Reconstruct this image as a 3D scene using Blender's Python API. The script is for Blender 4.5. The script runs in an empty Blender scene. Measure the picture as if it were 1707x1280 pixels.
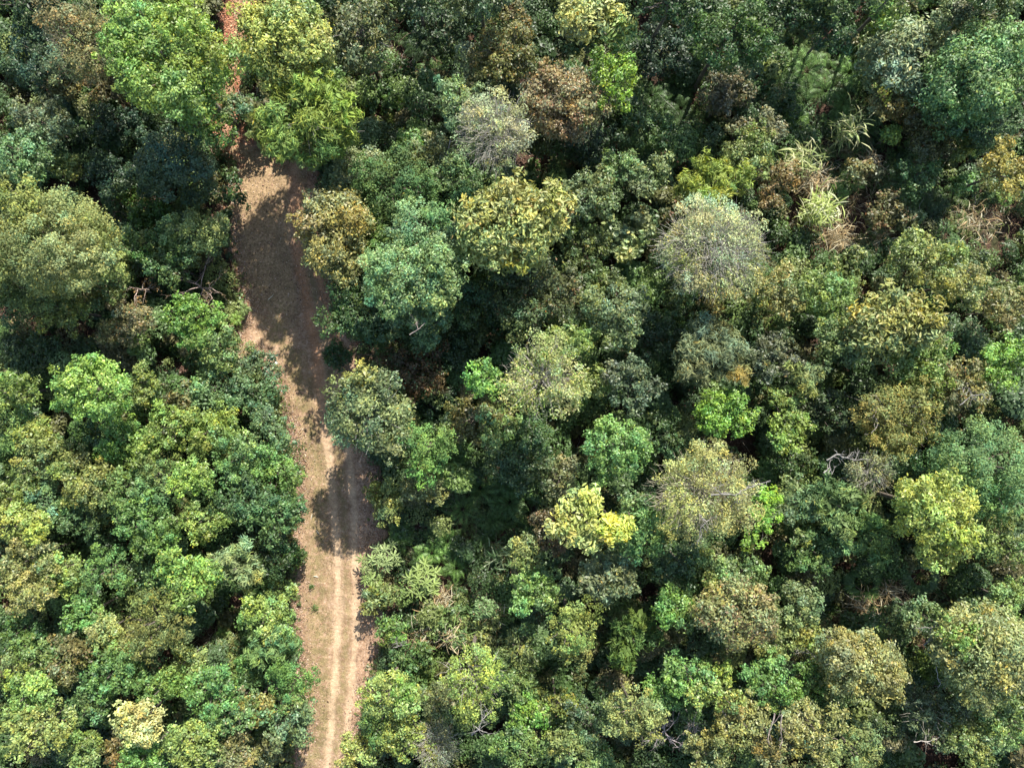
import bpy, math
import numpy as np
R_ = math.radians
scene = bpy.context.scene
COL = scene.collection

# ---------------------------------------------------------------- camera
CAM_H = 38.0
PPM = 34.0                      # photo pixels per metre at the ground
cam = bpy.data.cameras.new('camera')
cam.sensor_width = 36.0
cam.lens = 36.0 * CAM_H / (1707 / PPM)
cam.clip_start = 0.5
cam.clip_end = 6000
cam_o = bpy.data.objects.new('camera', cam)
cam_o.location = (0, 0, CAM_H)
COL.objects.link(cam_o)
scene.camera = cam_o

# ---------------------------------------------------------------- light
SUN_EL = R_(42)
SUN_DIR = np.array([0.33, 0.944])          # horizontal direction towards the sun (up and a little right)
SUN_AZ = math.atan2(SUN_DIR[0], SUN_DIR[1])
world = bpy.data.worlds.new("World")
scene.world = world
world.use_nodes = True
nt = world.node_tree
nt.nodes.clear()
sky = nt.nodes.new('ShaderNodeTexSky')
sky.sky_type = 'NISHITA'
sky.sun_disc = False
sky.sun_elevation = SUN_EL
sky.sun_rotation = SUN_AZ
bgd = nt.nodes.new('ShaderNodeBackground')
bgd.inputs['Strength'].default_value = 0.122
wo = nt.nodes.new('ShaderNodeOutputWorld')
nt.links.new(sky.outputs[0], bgd.inputs[0])
nt.links.new(bgd.outputs[0], wo.inputs[0])
sun = bpy.data.lights.new('sun', 'SUN')
sun.energy = 4.8
sun.angle = R_(0.53)
sun.color = (1.0, 0.95, 0.86)
sun_o = bpy.data.objects.new('sun', sun)
sun_o.rotation_euler = (math.pi / 2 - SUN_EL, 0, -SUN_AZ + math.pi)
# lamp shines along -Z; aim it from the sun's direction
from mathutils import Vector
sv = Vector((SUN_DIR[0] * math.cos(SUN_EL), SUN_DIR[1] * math.cos(SUN_EL), math.sin(SUN_EL)))
sun_o.rotation_euler = sv.to_track_quat('Z', 'Y').to_euler()
sun_o.location = (20, 40, 60)
COL.objects.link(sun_o)
scene.view_settings.view_transform = 'Standard'
scene.view_settings.look = 'None'
scene.view_settings.gamma = 1
scene.view_settings.exposure = 0.98
scene.cycles.max_bounces = 5
scene.cycles.diffuse_bounces = 3
scene.cycles.glossy_bounces = 2
scene.cycles.transmission_bounces = 3

# ---------------------------------------------------------------- helpers
def srgb(c):
    c = np.asarray(c, float)[:3] / 255.0
    return np.where(c <= 0.04045, c / 12.92, ((c + 0.055) / 1.055) ** 2.4)

def leafcol(c, k=0.62):
    """leaf albedo from the colour a sunlit leaf shows under warm sun and blue sky"""
    v = srgb(c) * k
    if v[0] > v[1]: v[0] = v[1] + .62 * (v[0] - v[1])
    v[0] = max(v[0], .46 * v[1]); v[2] = min(v[2], .62 * v[1])
    lum = v @ np.array([.25, .65, .10])
    typ = np.array([.93, 1.08, .50]); typ = typ / (typ @ np.array([.25, .65, .10]))
    v = v * .70 + typ * lum * .30
    return v * np.array([.98, 1.0, .84])

def woodcol(c, k=0.5):
    return srgb(c) * k

def terrain(x, y):
    x = np.asarray(x, float); y = np.asarray(y, float)
    z = 0.28 * np.sin(x * 0.23 + 1.0) * np.cos(y * 0.19) + 0.16 * np.sin(x * 0.61 + y * 0.4) + 0.07 * np.sin(y * 1.3 - x * 0.9)
    f = np.clip((np.abs(x - track_x(y)) - 1.8) / 2.5, 0, 1)
    return z * f

# track in photo pixels: y, left edge, right edge, left rut, right rut
TR = np.array([
 (-330, 430, 500, 455, 480), (-160, 405, 468, 425, 450), (-40, 385, 440, 402, 428), (20, 376, 426, 395, 415), (90, 374, 416, 388, 405), (130, 352, 400, 372, 390),
 (180, 352, 398, 370, 386), (230, 362, 410, 380, 398), (258, 378, 510, 478, 500), (275, 385, 528, 492, 515), (330, 383, 530, 495, 520),
 (400, 385, 545, 497, 524), (460, 400, 552, 503, 533), (520, 415, 575, 516, 549), (560, 388, 592, 523, 558), (600, 440, 603, 529, 564),
 (650, 462, 612, 535, 570), (700, 484, 618, 541, 575), (760, 498, 622, 548, 582), (820, 500, 624, 554, 587), (860, 490, 627, 558, 590),
 (900, 486, 632, 561, 591), (960, 490, 624, 564, 592), (1000, 494, 624, 564, 593), (1060, 494, 636, 563, 593), (1100, 500, 628, 561, 591),
 (1150, 510, 612, 557, 587), (1200, 512, 602, 553, 581), (1240, 500, 590, 549, 575), (1290, 482, 570, 543, 567), (1400, 470, 565, 530, 556), (1600, 440, 540, 500, 528)], float)
def track_rows(y):
    """edges and ruts in metres at world y"""
    py = 640 - np.asarray(y, float) * PPM
    return [(np.interp(py, TR[:, 0], TR[:, k]) - 853.5) / PPM for k in (1, 2, 3, 4)]
def track_x(y):
    a, b, c, d = track_rows(y)
    return (a + b) / 2

def on_track(x, y, m=0.0):
    a, b, c, d = track_rows(y)
    return (x > a - m) & (x < b + m)

def empty(name, loc, label=None, cat=None, group=None):
    o = bpy.data.objects.new(name, None)
    o.empty_display_size = 0.3
    o.location = loc
    COL.objects.link(o)
    tag(o, label, cat, group)
    return o

def tag(o, label=None, cat=None, group=None, kind=None):
    if label: o['label'] = label
    if cat: o['category'] = cat
    if group: o['group'] = group
    if kind: o['kind'] = kind
    return o

def link_mesh(name, V, F, k, mat, parent=None, col=None, smooth=False):
    """V (n,3); F (m,k) indices; col (m,3) per-face colours"""
    V = np.ascontiguousarray(V, np.float32)
    F = np.ascontiguousarray(F, np.int32)
    me = bpy.data.meshes.new(name)
    me.vertices.add(len(V)); me.vertices.foreach_set('co', V.ravel())
    me.loops.add(F.size); me.loops.foreach_set('vertex_index', F.ravel())
    me.polygons.add(len(F)); me.polygons.foreach_set('loop_start', np.arange(0, F.size, k, dtype=np.int32))
    if smooth: me.polygons.foreach_set('use_smooth', np.ones(len(F), bool))
    if col is not None:
        a = me.attributes.new('tint', 'FLOAT_COLOR', 'FACE')
        c4 = np.ones((len(F), 4), np.float32); c4[:, :3] = np.clip(col, 0, 1)
        a.data.foreach_set('color', c4.ravel())
    me.update()
    me.materials.append(mat)
    o = bpy.data.objects.new(name, me)
    COL.objects.link(o)
    if parent is not None: o.parent = parent
    return o

class Bag:
    """collects quads"""
    def __init__(s): s.V = []; s.F = []; s.C = []; s.n = 0
    def add(s, V, F, C):
        s.V.append(V); s.F.append(F + s.n); s.C.append(C); s.n += len(V)
    def link(s, name, mat, parent=None, smooth=False):
        if not s.V: return None
        return link_mesh(name, np.concatenate(s.V), np.concatenate(s.F), 4, mat, parent, np.concatenate(s.C), smooth)

def norm(v):
    return v / np.maximum(np.linalg.norm(v, axis=-1, keepdims=True), 1e-9)

def leaf_quads(P, N, L, W, C, rng, T=None, shape='rhomb'):
    """P centres, N normals, L,W arrays; returns V,F,C of quads (one or two per leaf)"""
    n = len(P)
    if T is None: T = rng.normal(size=(n, 3))
    T = norm(T - N * np.sum(T * N, 1, keepdims=True))
    B = np.cross(N, T)
    L = np.broadcast_to(L, (n,))[:, None]; W = np.broadcast_to(W, (n,))[:, None]
    if shape == 'rhomb':
        V = np.stack([P - T * L * .5, P + B * W * .5 - T * L * .05 + N * W * .12, P + T * L * .5 - N * L * .10, P - B * W * .5 - T * L * .05 + N * W * .12], 1)
        F = np.arange(4 * n).reshape(n, 4)
        return V.reshape(-1, 3), F, C
    # big leaf: two quads meeting at the midrib, folded upward, six outline points
    a = P - T * L * .5
    e = P + T * L * .5 - N * L * .12
    r1 = P + B * W * .42 - T * L * .12 + N * W * .14; r2 = P + B * W * .38 + T * L * .2 + N * W * .10
    l1 = P - B * W * .42 - T * L * .12 + N * W * .14; l2 = P - B * W * .38 + T * L * .2 + N * W * .10
    V = np.stack([a, r1, r2, e, l2, l1], 1).reshape(-1, 3)
    i = np.arange(n)[:, None] * 6
    F = np.concatenate([i + np.array([[0, 1, 2, 3]]), i + np.array([[0, 3, 4, 5]])], 0)
    return V, F, np.concatenate([C, C], 0)

def tubes(paths, radii, sides=5, col=(0.2, 0.18, 0.15), rng=None):
    """many polylines with same point count: paths (n,m,3), radii (n,m)"""
    paths = np.asarray(paths, float); radii = np.asarray(radii, float)
    n, m, _ = paths.shape
    d = np.gradient(paths, axis=1)
    d = norm(d)
    ref = np.where(np.abs(d[..., 2:3]) > 0.9, np.array([1., 0, 0]), np.array([0, 0, 1.]))
    u = norm(np.cross(d, ref)); v = np.cross(d, u)
    a = np.arange(sides) / sides * 2 * math.pi
    ring = (u[:, :, None] * np.cos(a)[None, None, :, None] + v[:, :, None] * np.sin(a)[None, None, :, None]) * radii[:, :, None, None]
    V = (paths[:, :, None] + ring).reshape(-1, 3)
    idx = np.arange(n * m * sides).reshape(n, m, sides)
    A = idx[:, :-1]; Bn = idx[:, 1:]
    F = np.stack([A, np.roll(A, -1, 2), np.roll(Bn, -1, 2), Bn], -1).reshape(-1, 4)
    C = np.tile(np.asarray(col, float), (len(F), 1))
    if rng is not None: C = C * rng.uniform(.8, 1.2, (len(F), 1))
    return V, F, C

# ---------------------------------------------------------------- materials
def new_mat(name):
    m = bpy.data.materials.new(name); m.use_nodes = True
    t = m.node_tree; t.nodes.clear()
    return m, t
def N_(t, kind, **kw):
    n = t.nodes.new(kind)
    for k, v in kw.items():
        if k.startswith('i_'): n.inputs[k[2:].replace('_', ' ')].default_value = v
        else: setattr(n, k, v)
    return n

def leaf_material(name, rough=0.5, spec=0.5, trans=0.28, nscale=9.0):
    m, t = new_mat(name)
    at = N_(t, 'ShaderNodeAttribute', attribute_name='tint')
    tc = N_(t, 'ShaderNodeNewGeometry')
    no = N_(t, 'ShaderNodeTexNoise'); no.inputs['Scale'].default_value = nscale; no.inputs['Detail'].default_value = 2
    t.links.new(tc.outputs['Position'], no.inputs['Vector'])
    mr = N_(t, 'ShaderNodeMapRange'); mr.inputs[1].default_value = .3; mr.inputs[2].default_value = .7; mr.inputs[3].default_value = .82; mr.inputs[4].default_value = 1.18
    t.links.new(no.outputs['Fac'], mr.inputs[0])
    mx = N_(t, 'ShaderNodeVectorMath', operation='SCALE')
    t.links.new(at.outputs['Color'], mx.inputs[0]); t.links.new(mr.outputs[0], mx.inputs['Scale'])
    p = N_(t, 'ShaderNodeBsdfPrincipled')
    t.links.new(mx.outputs[0], p.inputs['Base Color'])
    p.inputs['Roughness'].default_value = rough
    p.inputs['Specular IOR Level'].default_value = spec
    tr = N_(t, 'ShaderNodeBsdfTranslucent')
    hue = N_(t, 'ShaderNodeHueSaturation'); hue.inputs['Saturation'].default_value = 1.15; hue.inputs['Value'].default_value = 1.2; hue.inputs['Hue'].default_value = .49
    t.links.new(mx.outputs[0], hue.inputs['Color']); t.links.new(hue.outputs[0], tr.inputs['Color'])
    ms = N_(t, 'ShaderNodeMixShader'); ms.inputs[0].default_value = trans
    t.links.new(p.outputs[0], ms.inputs[1]); t.links.new(tr.outputs[0], ms.inputs[2])
    o = N_(t, 'ShaderNodeOutputMaterial'); t.links.new(ms.outputs[0], o.inputs[0])
    return m
M_LEAF = leaf_material('leaf', .46, .5, .27)
M_GLOSS = leaf_material('glossy_leaf', .46, .45, .24)
M_MATTE = leaf_material('matte_leaf', .65, .3, .3)
M_DRY = leaf_material('dry_leaf', .75, .25, .1, 14)

def bark_material():
    m, t = new_mat('bark')
    at = N_(t, 'ShaderNodeAttribute', attribute_name='tint')
    tc = N_(t, 'ShaderNodeTexCoord')
    no = N_(t, 'ShaderNodeTexNoise'); no.inputs['Scale'].default_value = 7; no.inputs['Detail'].default_value = 6
    t.links.new(tc.outputs['Object'], no.inputs['Vector'])
    mr = N_(t, 'ShaderNodeMapRange'); mr.inputs[1].default_value = .3; mr.inputs[2].default_value = .7; mr.inputs[3].default_value = .6; mr.inputs[4].default_value = 1.4
    t.links.new(no.outputs['Fac'], mr.inputs[0])
    mx = N_(t, 'ShaderNodeVectorMath', operation='SCALE')
    t.links.new(at.outputs['Color'], mx.inputs[0]); t.links.new(mr.outputs[0], mx.inputs['Scale'])
    p = N_(t, 'ShaderNodeBsdfPrincipled'); p.inputs['Roughness'].default_value = .85; p.inputs['Specular IOR Level'].default_value = .2
    t.links.new(mx.outputs[0], p.inputs['Base Color'])
    o = N_(t, 'ShaderNodeOutputMaterial'); t.links.new(p.outputs[0], o.inputs[0])
    return m
M_BARK = bark_material()
BARK = (0.16, 0.135, 0.11)
PALE_BARK = (0.42, 0.40, 0.36)

def ground_material(name, track=False):
    m, t = new_mat(name)
    L = t.links.new
    g = N_(t, 'ShaderNodeNewGeometry')
    def noise(scale, detail=6, rough=.6, dist=0):
        n = N_(t, 'ShaderNodeTexNoise'); n.inputs['Scale'].default_value = scale; n.inputs['Detail'].default_value = detail; n.inputs['Roughness'].default_value = rough; n.inputs['Distortion'].default_value = dist
        L(g.outputs['Position'], n.inputs['Vector']); return n.outputs['Fac']
    def ramp(fac, a, b, c0, c1, mid=None):
        r = N_(t, 'ShaderNodeValToRGB'); e = r.color_ramp.elements
        e[0].position = a; e[0].color = (*c0, 1); e[1].position = b; e[1].color = (*c1, 1)
        if mid: q = e.new(mid[0]); q.color = (*mid[1], 1)
        L(fac, r.inputs[0]); return r.outputs[0]
    def mix(f, a, b, mode='MIX'):
        n = N_(t, 'ShaderNodeMix', data_type='RGBA', blend_type=mode)
        if isinstance(f, (int, float)): n.inputs[0].default_value = f
        else: L(f, n.inputs[0])
        L(a, n.inputs[6]); L(b, n.inputs[7]); return n.outputs[2]
    def maprange(f, a, b, c=0., d=1.):
        n = N_(t, 'ShaderNodeMapRange'); L(f, n.inputs[0])
        for i, v in enumerate((a, b, c, d)): n.inputs[i + 1].default_value = v
        return n.outputs[0]
    vor = N_(t, 'ShaderNodeTexVoronoi'); vor.inputs['Scale'].default_value = 13; L(g.outputs['Position'], vor.inputs['Vector'])
    vbw = N_(t, 'ShaderNodeSeparateColor'); L(vor.outputs['Color'], vbw.inputs[0])
    if not track:
        soil = ramp(noise(.9, 8), .3, .7, (.045, .026, .018), (.11, .066, .046), (.5, (.072, .043, .030)))
        litter = ramp(vbw.outputs[0], .0, 1., (.035, .022, .016), (.19, .12, .085), (.6, (.085, .05, .037)))
        c = mix(maprange(noise(3., 5), .42, .58), soil, litter)
        moss = ramp(noise(20, 3), .3, .7, (.03, .05, .018), (.08, .10, .04))
        c = mix(maprange(noise(.6, 4), .55, .68, 0, .7), c, moss)
        h = noise(11, 8)
    else:
        def attr(nm): return N_(t, 'ShaderNodeAttribute', attribute_name=nm).outputs['Fac']
        base = ramp(noise(2.2, 9, .65), .3, .72, (.32, .195, .115), (.54, .37, .24), (.5, (.43, .275, .17)))
        litter = ramp(vbw.outputs[0], .0, 1., (.20, .115, .075), (.62, .46, .35), (.5, (.38, .245, .165)))
        lit = mix(maprange(noise(17, 4), .44, .56, 0., .8), base, litter)
        gr = ramp(noise(26, 5, .7), .32, .68, (.17, .135, .06), (.42, .33, .17), (.5, (.28, .22, .105)))
        gm = N_(t, 'ShaderNodeMath', operation='MULTIPLY'); L(attr('grass'), gm.inputs[0]); L(maprange(noise(3.1, 6, .7), .36, .56), gm.inputs[1])
        c = mix(gm.outputs[0], lit, gr)
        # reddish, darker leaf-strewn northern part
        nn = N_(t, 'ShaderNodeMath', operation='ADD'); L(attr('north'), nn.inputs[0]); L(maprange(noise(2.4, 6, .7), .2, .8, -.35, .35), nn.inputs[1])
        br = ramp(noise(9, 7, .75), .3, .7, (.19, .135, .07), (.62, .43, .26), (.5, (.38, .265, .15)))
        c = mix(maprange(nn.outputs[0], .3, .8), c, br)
        sand = ramp(noise(6, 8, .7), .3, .7, (.54, .38, .235), (.74, .55, .36))
        rm = N_(t, 'ShaderNodeMath', operation='MULTIPLY'); L(attr('rut'), rm.inputs[0]); L(maprange(noise(5.5, 8, .75), .34, .56, .25, 1.), rm.inputs[1])
        clay = ramp(noise(5, 8, .7), .3, .7, (.40, .19, .09), (.62, .34, .18))
        sand = mix(attr('clay'), sand, clay)
        c = mix(rm.outputs[0], c, sand)
        blot = maprange(noise(1.1, 7, .75), .35, .65, .68, 1.15)
        bl = N_(t, 'ShaderNodeVectorMath', operation='SCALE'); L(c, bl.inputs[0]); L(blot, bl.inputs['Scale']); c = bl.outputs[0]
        fine = maprange(noise(42, 3, .6), .3, .7, .62, 1.32)
        bl = N_(t, 'ShaderNodeVectorMath', operation='SCALE'); L(c, bl.inputs[0]); L(fine, bl.inputs['Scale']); c = bl.outputs[0]
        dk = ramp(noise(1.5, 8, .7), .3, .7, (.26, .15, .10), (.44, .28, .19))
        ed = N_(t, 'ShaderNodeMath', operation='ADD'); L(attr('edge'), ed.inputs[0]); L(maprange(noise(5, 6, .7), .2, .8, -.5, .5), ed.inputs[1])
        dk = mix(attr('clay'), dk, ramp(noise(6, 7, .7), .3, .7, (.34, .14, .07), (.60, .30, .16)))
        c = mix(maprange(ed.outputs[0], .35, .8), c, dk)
        h = noise(14, 8, .7)
    p = N_(t, 'ShaderNodeBsdfPrincipled'); L(c, p.inputs['Base Color']); p.inputs['Roughness'].default_value = .92; p.inputs['Specular IOR Level'].default_value = .15
    b = N_(t, 'ShaderNodeBump'); b.inputs['Strength'].default_value = .7; b.inputs['Distance'].default_value = .05; L(h, b.inputs['Height']); L(b.outputs[0], p.inputs['Normal'])
    o = N_(t, 'ShaderNodeOutputMaterial'); L(p.outputs[0], o.inputs[0])
    return m

# ---------------------------------------------------------------- ground
def make_ground():
    ax = np.concatenate([-np.geomspace(2500, 34, 26), np.arange(-33, 33.01, .33), np.geomspace(34, 2500, 26)])
    ax = np.unique(ax)
    X, Y = np.meshgrid(ax, ax)
    Z = terrain(X, Y)
    rng = np.random.default_rng(3)
    near = (np.abs(X) < 33) & (np.abs(Y) < 33) & ~on_track(X, Y, .3)
    Z = Z + np.where(near, rng.normal(0, .02, X.shape), 0)
    Z = Z - np.where(on_track(X, Y, .2), .12, 0)
    V = np.stack([X, Y, Z], -1).reshape(-1, 3)
    n = len(ax); i = np.arange(n * n).reshape(n, n)
    F = np.stack([i[:-1, :-1], i[:-1, 1:], i[1:, 1:], i[1:, :-1]], -1).reshape(-1, 4)
    tag(link_mesh('ground', V, F, 4, ground_material('forest_floor_soil'), smooth=True), kind='structure')

def make_track():
    rng = np.random.default_rng(11)
    ys = np.arange(-27, 27.5, .07)
    a, b, r1, r2 = track_rows(ys)
    def wob(s, amp, seed):
        rr = np.random.default_rng(seed); k = rr.uniform(.5, 7, 14); ph = rr.uniform(0, 6.28, 14)
        return amp * sum(np.sin(ys * kk + p) / (1 + kk * .35) for kk, p in zip(k, ph)) / 2.2
    wide = np.clip(((640 - ys * PPM) - 240) / 40, .1, 1)
    a = a - .35 * wide + wob(0, .28, 1) * wide; b = b + .3 * wide + wob(0, .24, 2) * wide
    r1 = r1 + wob(0, .05, 5); r2 = r2 + wob(0, .05, 6)
    nu = 72
    u = np.linspace(0, 1, nu)
    X = a[:, None] + (b - a)[:, None] * u; Y = np.repeat(ys[:, None], nu, 1)
    w = 0.20
    wv = (.20 + .05 * wob(0, 1, 8) + .10 * np.clip((640 - ys * PPM < 700), 0, 1))[:, None]
    rut = np.exp(-((X - r1[:, None]) / wv) ** 4) + np.exp(-((X - r2[:, None]) / (wv * .9)) ** 4)
    rut *= .82 + .18 * np.sin(Y * 31 + X * 3) * (rng.random(X.shape) < .8)
    py = 640 - Y * PPM
    fade = np.clip((py - 250) / 120, .35, 1)
    fade1 = 1
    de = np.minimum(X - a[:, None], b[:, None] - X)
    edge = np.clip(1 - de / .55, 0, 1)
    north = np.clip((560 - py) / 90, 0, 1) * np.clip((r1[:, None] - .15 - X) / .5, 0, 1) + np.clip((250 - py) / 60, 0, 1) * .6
    grass = np.exp(-((X - (a + r1)[:, None] / 2 - .25) / .75) ** 2) * .95 + .8 * np.exp(-((X - (r1 + r2)[:, None] / 2) / .22) ** 2)
    grass *= np.clip((py - 240) / 60, 0, 1)
    Z = terrain(X, Y) * 0 + .03 - .035 * rut + .02 * np.exp(-((X - (r1 + r2)[:, None] / 2) / .2) ** 2)
    Z = np.where((u[None] < .02) | (u[None] > .98), -.02, Z) + rng.normal(0, .006, X.shape)
    V = np.stack([X, Y, Z], -1).reshape(-1, 3)
    i = np.arange(X.size).reshape(X.shape)
    F = np.stack([i[:-1, :-1], i[:-1, 1:], i[1:, 1:], i[1:, :-1]], -1).reshape(-1, 4)
    o = link_mesh('dirt_track', V, F, 4, ground_material('track_soil', True), smooth=True)
    tag(o, kind='structure')
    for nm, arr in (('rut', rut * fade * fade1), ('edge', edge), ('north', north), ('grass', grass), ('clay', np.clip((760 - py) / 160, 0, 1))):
        at = o.data.attributes.new(nm, 'FLOAT', 'POINT'); at.data.foreach_set('value', np.clip(arr, 0, 1).astype(np.float32).ravel())
make_ground()
make_track()
# ---------------------------------------------------------------- plants
KIND = {
 # L, W ratio, leaves per m2 of clump, clump radius, noise of normal, material, name, category, lumpiness, clumps per m2
 'b': dict(L=.126, W=.50, dens=355, rc=.33, nn=.66, mat=M_LEAF, name='broadleaf_tree', lump=.36, cpm=2.7),
 'f': dict(L=.108, W=.50, dens=390, rc=.34, nn=.66, mat=M_MATTE, name='fine_leaved_tree', lump=.20, cpm=2.4),
 'l': dict(L=.225, W=.42, dens=125, rc=.50, nn=.60, mat=M_GLOSS, name='large_leaved_tree', lump=.25, cpm=1.6),
 'g': dict(L=.152, W=.44, dens=245, rc=.38, nn=.64, mat=M_GLOSS, name='glossy_leaved_tree', lump=.36, cpm=2.4),
 'w': dict(L=.10, W=.42, dens=290, rc=.38, nn=.9, mat=M_MATTE, name='twiggy_tree', lump=.34, cpm=1.9),
 's': dict(L=.150, W=.50, dens=230, rc=.32, nn=.62, mat=M_LEAF, name='shrub', lump=.35, cpm=2.4),
 'q': dict(L=.22, W=.62, dens=110, rc=.36, nn=.55, mat=M_LEAF, name='round_leaved_shrub', lump=.35, cpm=1.9),
 'p': dict(L=.28, W=.16, dens=260, rc=.34, nn=.8, mat=M_MATTE, name='feathery_tree', lump=.3, cpm=2.0),
}
GROUPS = {'broadleaf_tree': 'broadleaf trees of the forest canopy', 'fine_leaved_tree': 'fine leaved trees of the forest canopy',
 'large_leaved_tree': 'large leaved trees of the forest canopy', 'glossy_leaved_tree': 'glossy leaved trees of the forest canopy',
 'twiggy_tree': 'pale twiggy trees of the forest canopy', 'shrub': 'shrubs growing among the trees',
 'round_leaved_shrub': 'round leaved shrubs in the gaps', 'feathery_tree': 'feathery trees of the forest canopy',
 'dead_tree': 'bare dead trees and snags', 'fern': 'fern clumps in the gaps', 'dry_reed_clump': 'dry reed and bamboo tufts',
 'rosette_shrub': 'rosette leaved shrubs beside the track', 'fan_palm': 'small fan palms in the gaps'}
KS = 0.75                                   # albedo from apparent colour

def crown_lobe(bag, rng, c, rx, ry, rz, K, col, acc, acc2=None, sparse=1.0, tmul=None):
    """leaves of one dome of foliage centred at c"""
    area = math.pi * rx * ry
    nk = max(6, int(area * K['cpm'] * 2.35))
    i = np.arange(nk) + .5
    zc = 1 - i / nk * 1.72                                       # from the top to a bit below the equator
    ph = i * 2.399963 + rng.uniform(0, 6.28)
    rr = np.sqrt(np.clip(1 - zc ** 2, 0, 1))
    D = np.stack([rr * np.cos(ph), rr * np.sin(ph), zc], 1)
    D = norm(D + rng.normal(0, .16, D.shape))
    nl = rng.integers(5, 9)
    LB = norm(np.stack([rng.normal(size=nl), rng.normal(size=nl), rng.uniform(-.1, .9, nl)], 1))
    mx = np.max(np.clip(D @ LB.T, 0, 1) ** 3, 1)
    rad = (1 - K['lump']) + K['lump'] * mx + rng.normal(0, .055, nk)
    rad = np.clip(rad, .45, 1.1)
    S = np.array([rx, ry, rz])
    CP = c + D * S * rad[:, None] * .88
    CP[:, 2] += np.where(D[:, 2] < 0, D[:, 2] * rz * .55, 0)
    rc = K['rc'] * min(1.25, max(.6, (rx + ry) / 2 / 1.7)) * rng.uniform(.7, 1.25, nk)
    ctone = rng.uniform(.74, 1.26, nk)
    chue = rng.normal(-.02, .085, nk)
    nper = np.maximum(8, (K['dens'] * 2 * math.pi * rc ** 2 * sparse * .62).astype(int))
    idx = np.repeat(np.arange(nk), nper)
    n = len(idx)
    d = norm(rng.normal(size=(n, 3)) + D[idx] * .55 + np.array([0, 0, .35]))
    r = rc[idx] * rng.uniform(.1, 1., n) ** .5 * np.where(rng.random(n) < .12, 1.45, 1.05)
    P = CP[idx] + d * r[:, None] * np.array([1.12, 1.12, .72])
    Nn = norm(d * .45 + D[idx] * .35 + np.array([0, 0, .62]) + rng.normal(size=(n, 3)) * K['nn'])
    L = K['L'] * rng.uniform(.65, 1.25, n)
    base = np.asarray(col)[None] * (ctone[idx] * rng.uniform(.6, 1.42, n))[:, None]
    hs = (chue[idx] + rng.normal(0, .08, n))[:, None]
    base = base * (1 + hs * np.array([[1.0, .1, -1.1]]))
    if acc is not None:
        p = acc[3]
        pc = rng.random(nk) < p * .35
        m = (rng.random(n) < p * .6) | (pc[idx] & (rng.random(n) < .45))
        base = np.where(m[:, None], leafcol(acc[:3], KS) * rng.uniform(.7, 1.3, n)[:, None], base)
    mm = rng.random(n) < .015
    base = np.where(mm[:, None], base * np.array([1.9, 1.35, .9]), base)
    T = rng.normal(size=(n, 3)) + d * 1.1
    V, F, C = leaf_quads(P, Nn, L, L * K['W'], base, rng, T, 'big' if K['L'] > .2 and K['W'] > .3 else 'rhomb')
    bag.add(V, F, C)
    # inner leaves that close the crown
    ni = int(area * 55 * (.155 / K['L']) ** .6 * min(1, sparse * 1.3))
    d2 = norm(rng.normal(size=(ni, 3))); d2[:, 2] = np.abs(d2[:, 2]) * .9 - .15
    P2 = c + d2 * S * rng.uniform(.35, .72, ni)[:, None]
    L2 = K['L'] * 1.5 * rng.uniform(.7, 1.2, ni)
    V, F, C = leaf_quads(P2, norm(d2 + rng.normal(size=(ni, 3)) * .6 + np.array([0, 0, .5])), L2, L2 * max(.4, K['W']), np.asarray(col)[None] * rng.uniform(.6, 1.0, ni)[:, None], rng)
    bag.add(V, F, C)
    return CP, D

def limbs(bag, rng, c, targets, r0, col, z0=None, wob=.12, frac=(1.0, 1.0)):
    """curved limbs from the stem axis to the targets"""
    n = len(targets)
    if not n: return
    t = np.linspace(0, 1, 6)[None, :, None]
    s0 = np.array([c[0], c[1], c[2]])[None] + np.zeros((n, 3))
    dist = np.linalg.norm(targets - s0, axis=1)
    s0[:, 2] = (z0 if z0 is not None else c[2] - .5 * dist.mean()) + rng.uniform(-.2, .5, n) * .4
    e = s0 + (targets - s0) * rng.uniform(frac[0], frac[1], n)[:, None]
    mid = s0 + (e - s0) * .5 + np.array([0, 0, .10])[None] * dist[:, None]
    path = (1 - t) ** 2 * s0[:, None] + 2 * t * (1 - t) * mid[:, None] + t ** 2 * e[:, None]
    path[:, 1:] += rng.normal(0, 1, path[:, 1:].shape) * wob * dist[:, None, None] * .25
    rad = r0 * rng.uniform(.6, 1., n)[:, None] * np.linspace(1, .22, 6)[None]
    bag.add(*tubes(path, rad, 5, col, rng))
    return path

def twigs(bag, rng, c, S, D0, n, ln, wd, col, inner=.45, outer=1.02):
    """thin twigs running outward near the crown's surface"""
    d = norm(rng.normal(size=(n, 3)) + np.array([0, 0, .5])); d[:, 2] = np.abs(d[:, 2]) - .1
    st = c + d * S * rng.uniform(inner, .85, n)[:, None]
    dr = norm(d + rng.normal(size=(n, 3)) * .45)
    t = np.linspace(0, 1, 4)[None, :, None]
    l = ln * rng.uniform(.5, 1.3, n)[:, None, None]
    path = st[:, None] + dr[:, None] * t * l
    path[:, 1:] += rng.normal(0, .055, path[:, 1:].shape) * l
    rad = np.repeat(wd * rng.uniform(.6, 1.2, n)[:, None], 4, 1) * np.array([[1, .8, .6, .3]])
    bag.add(*tubes(path, rad, 3, col, rng))

def place(px, py, hc):
    s = 1 - hc / CAM_H
    return (px - 853.5) / PPM * s, (640 - py) / PPM * s, s

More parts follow.
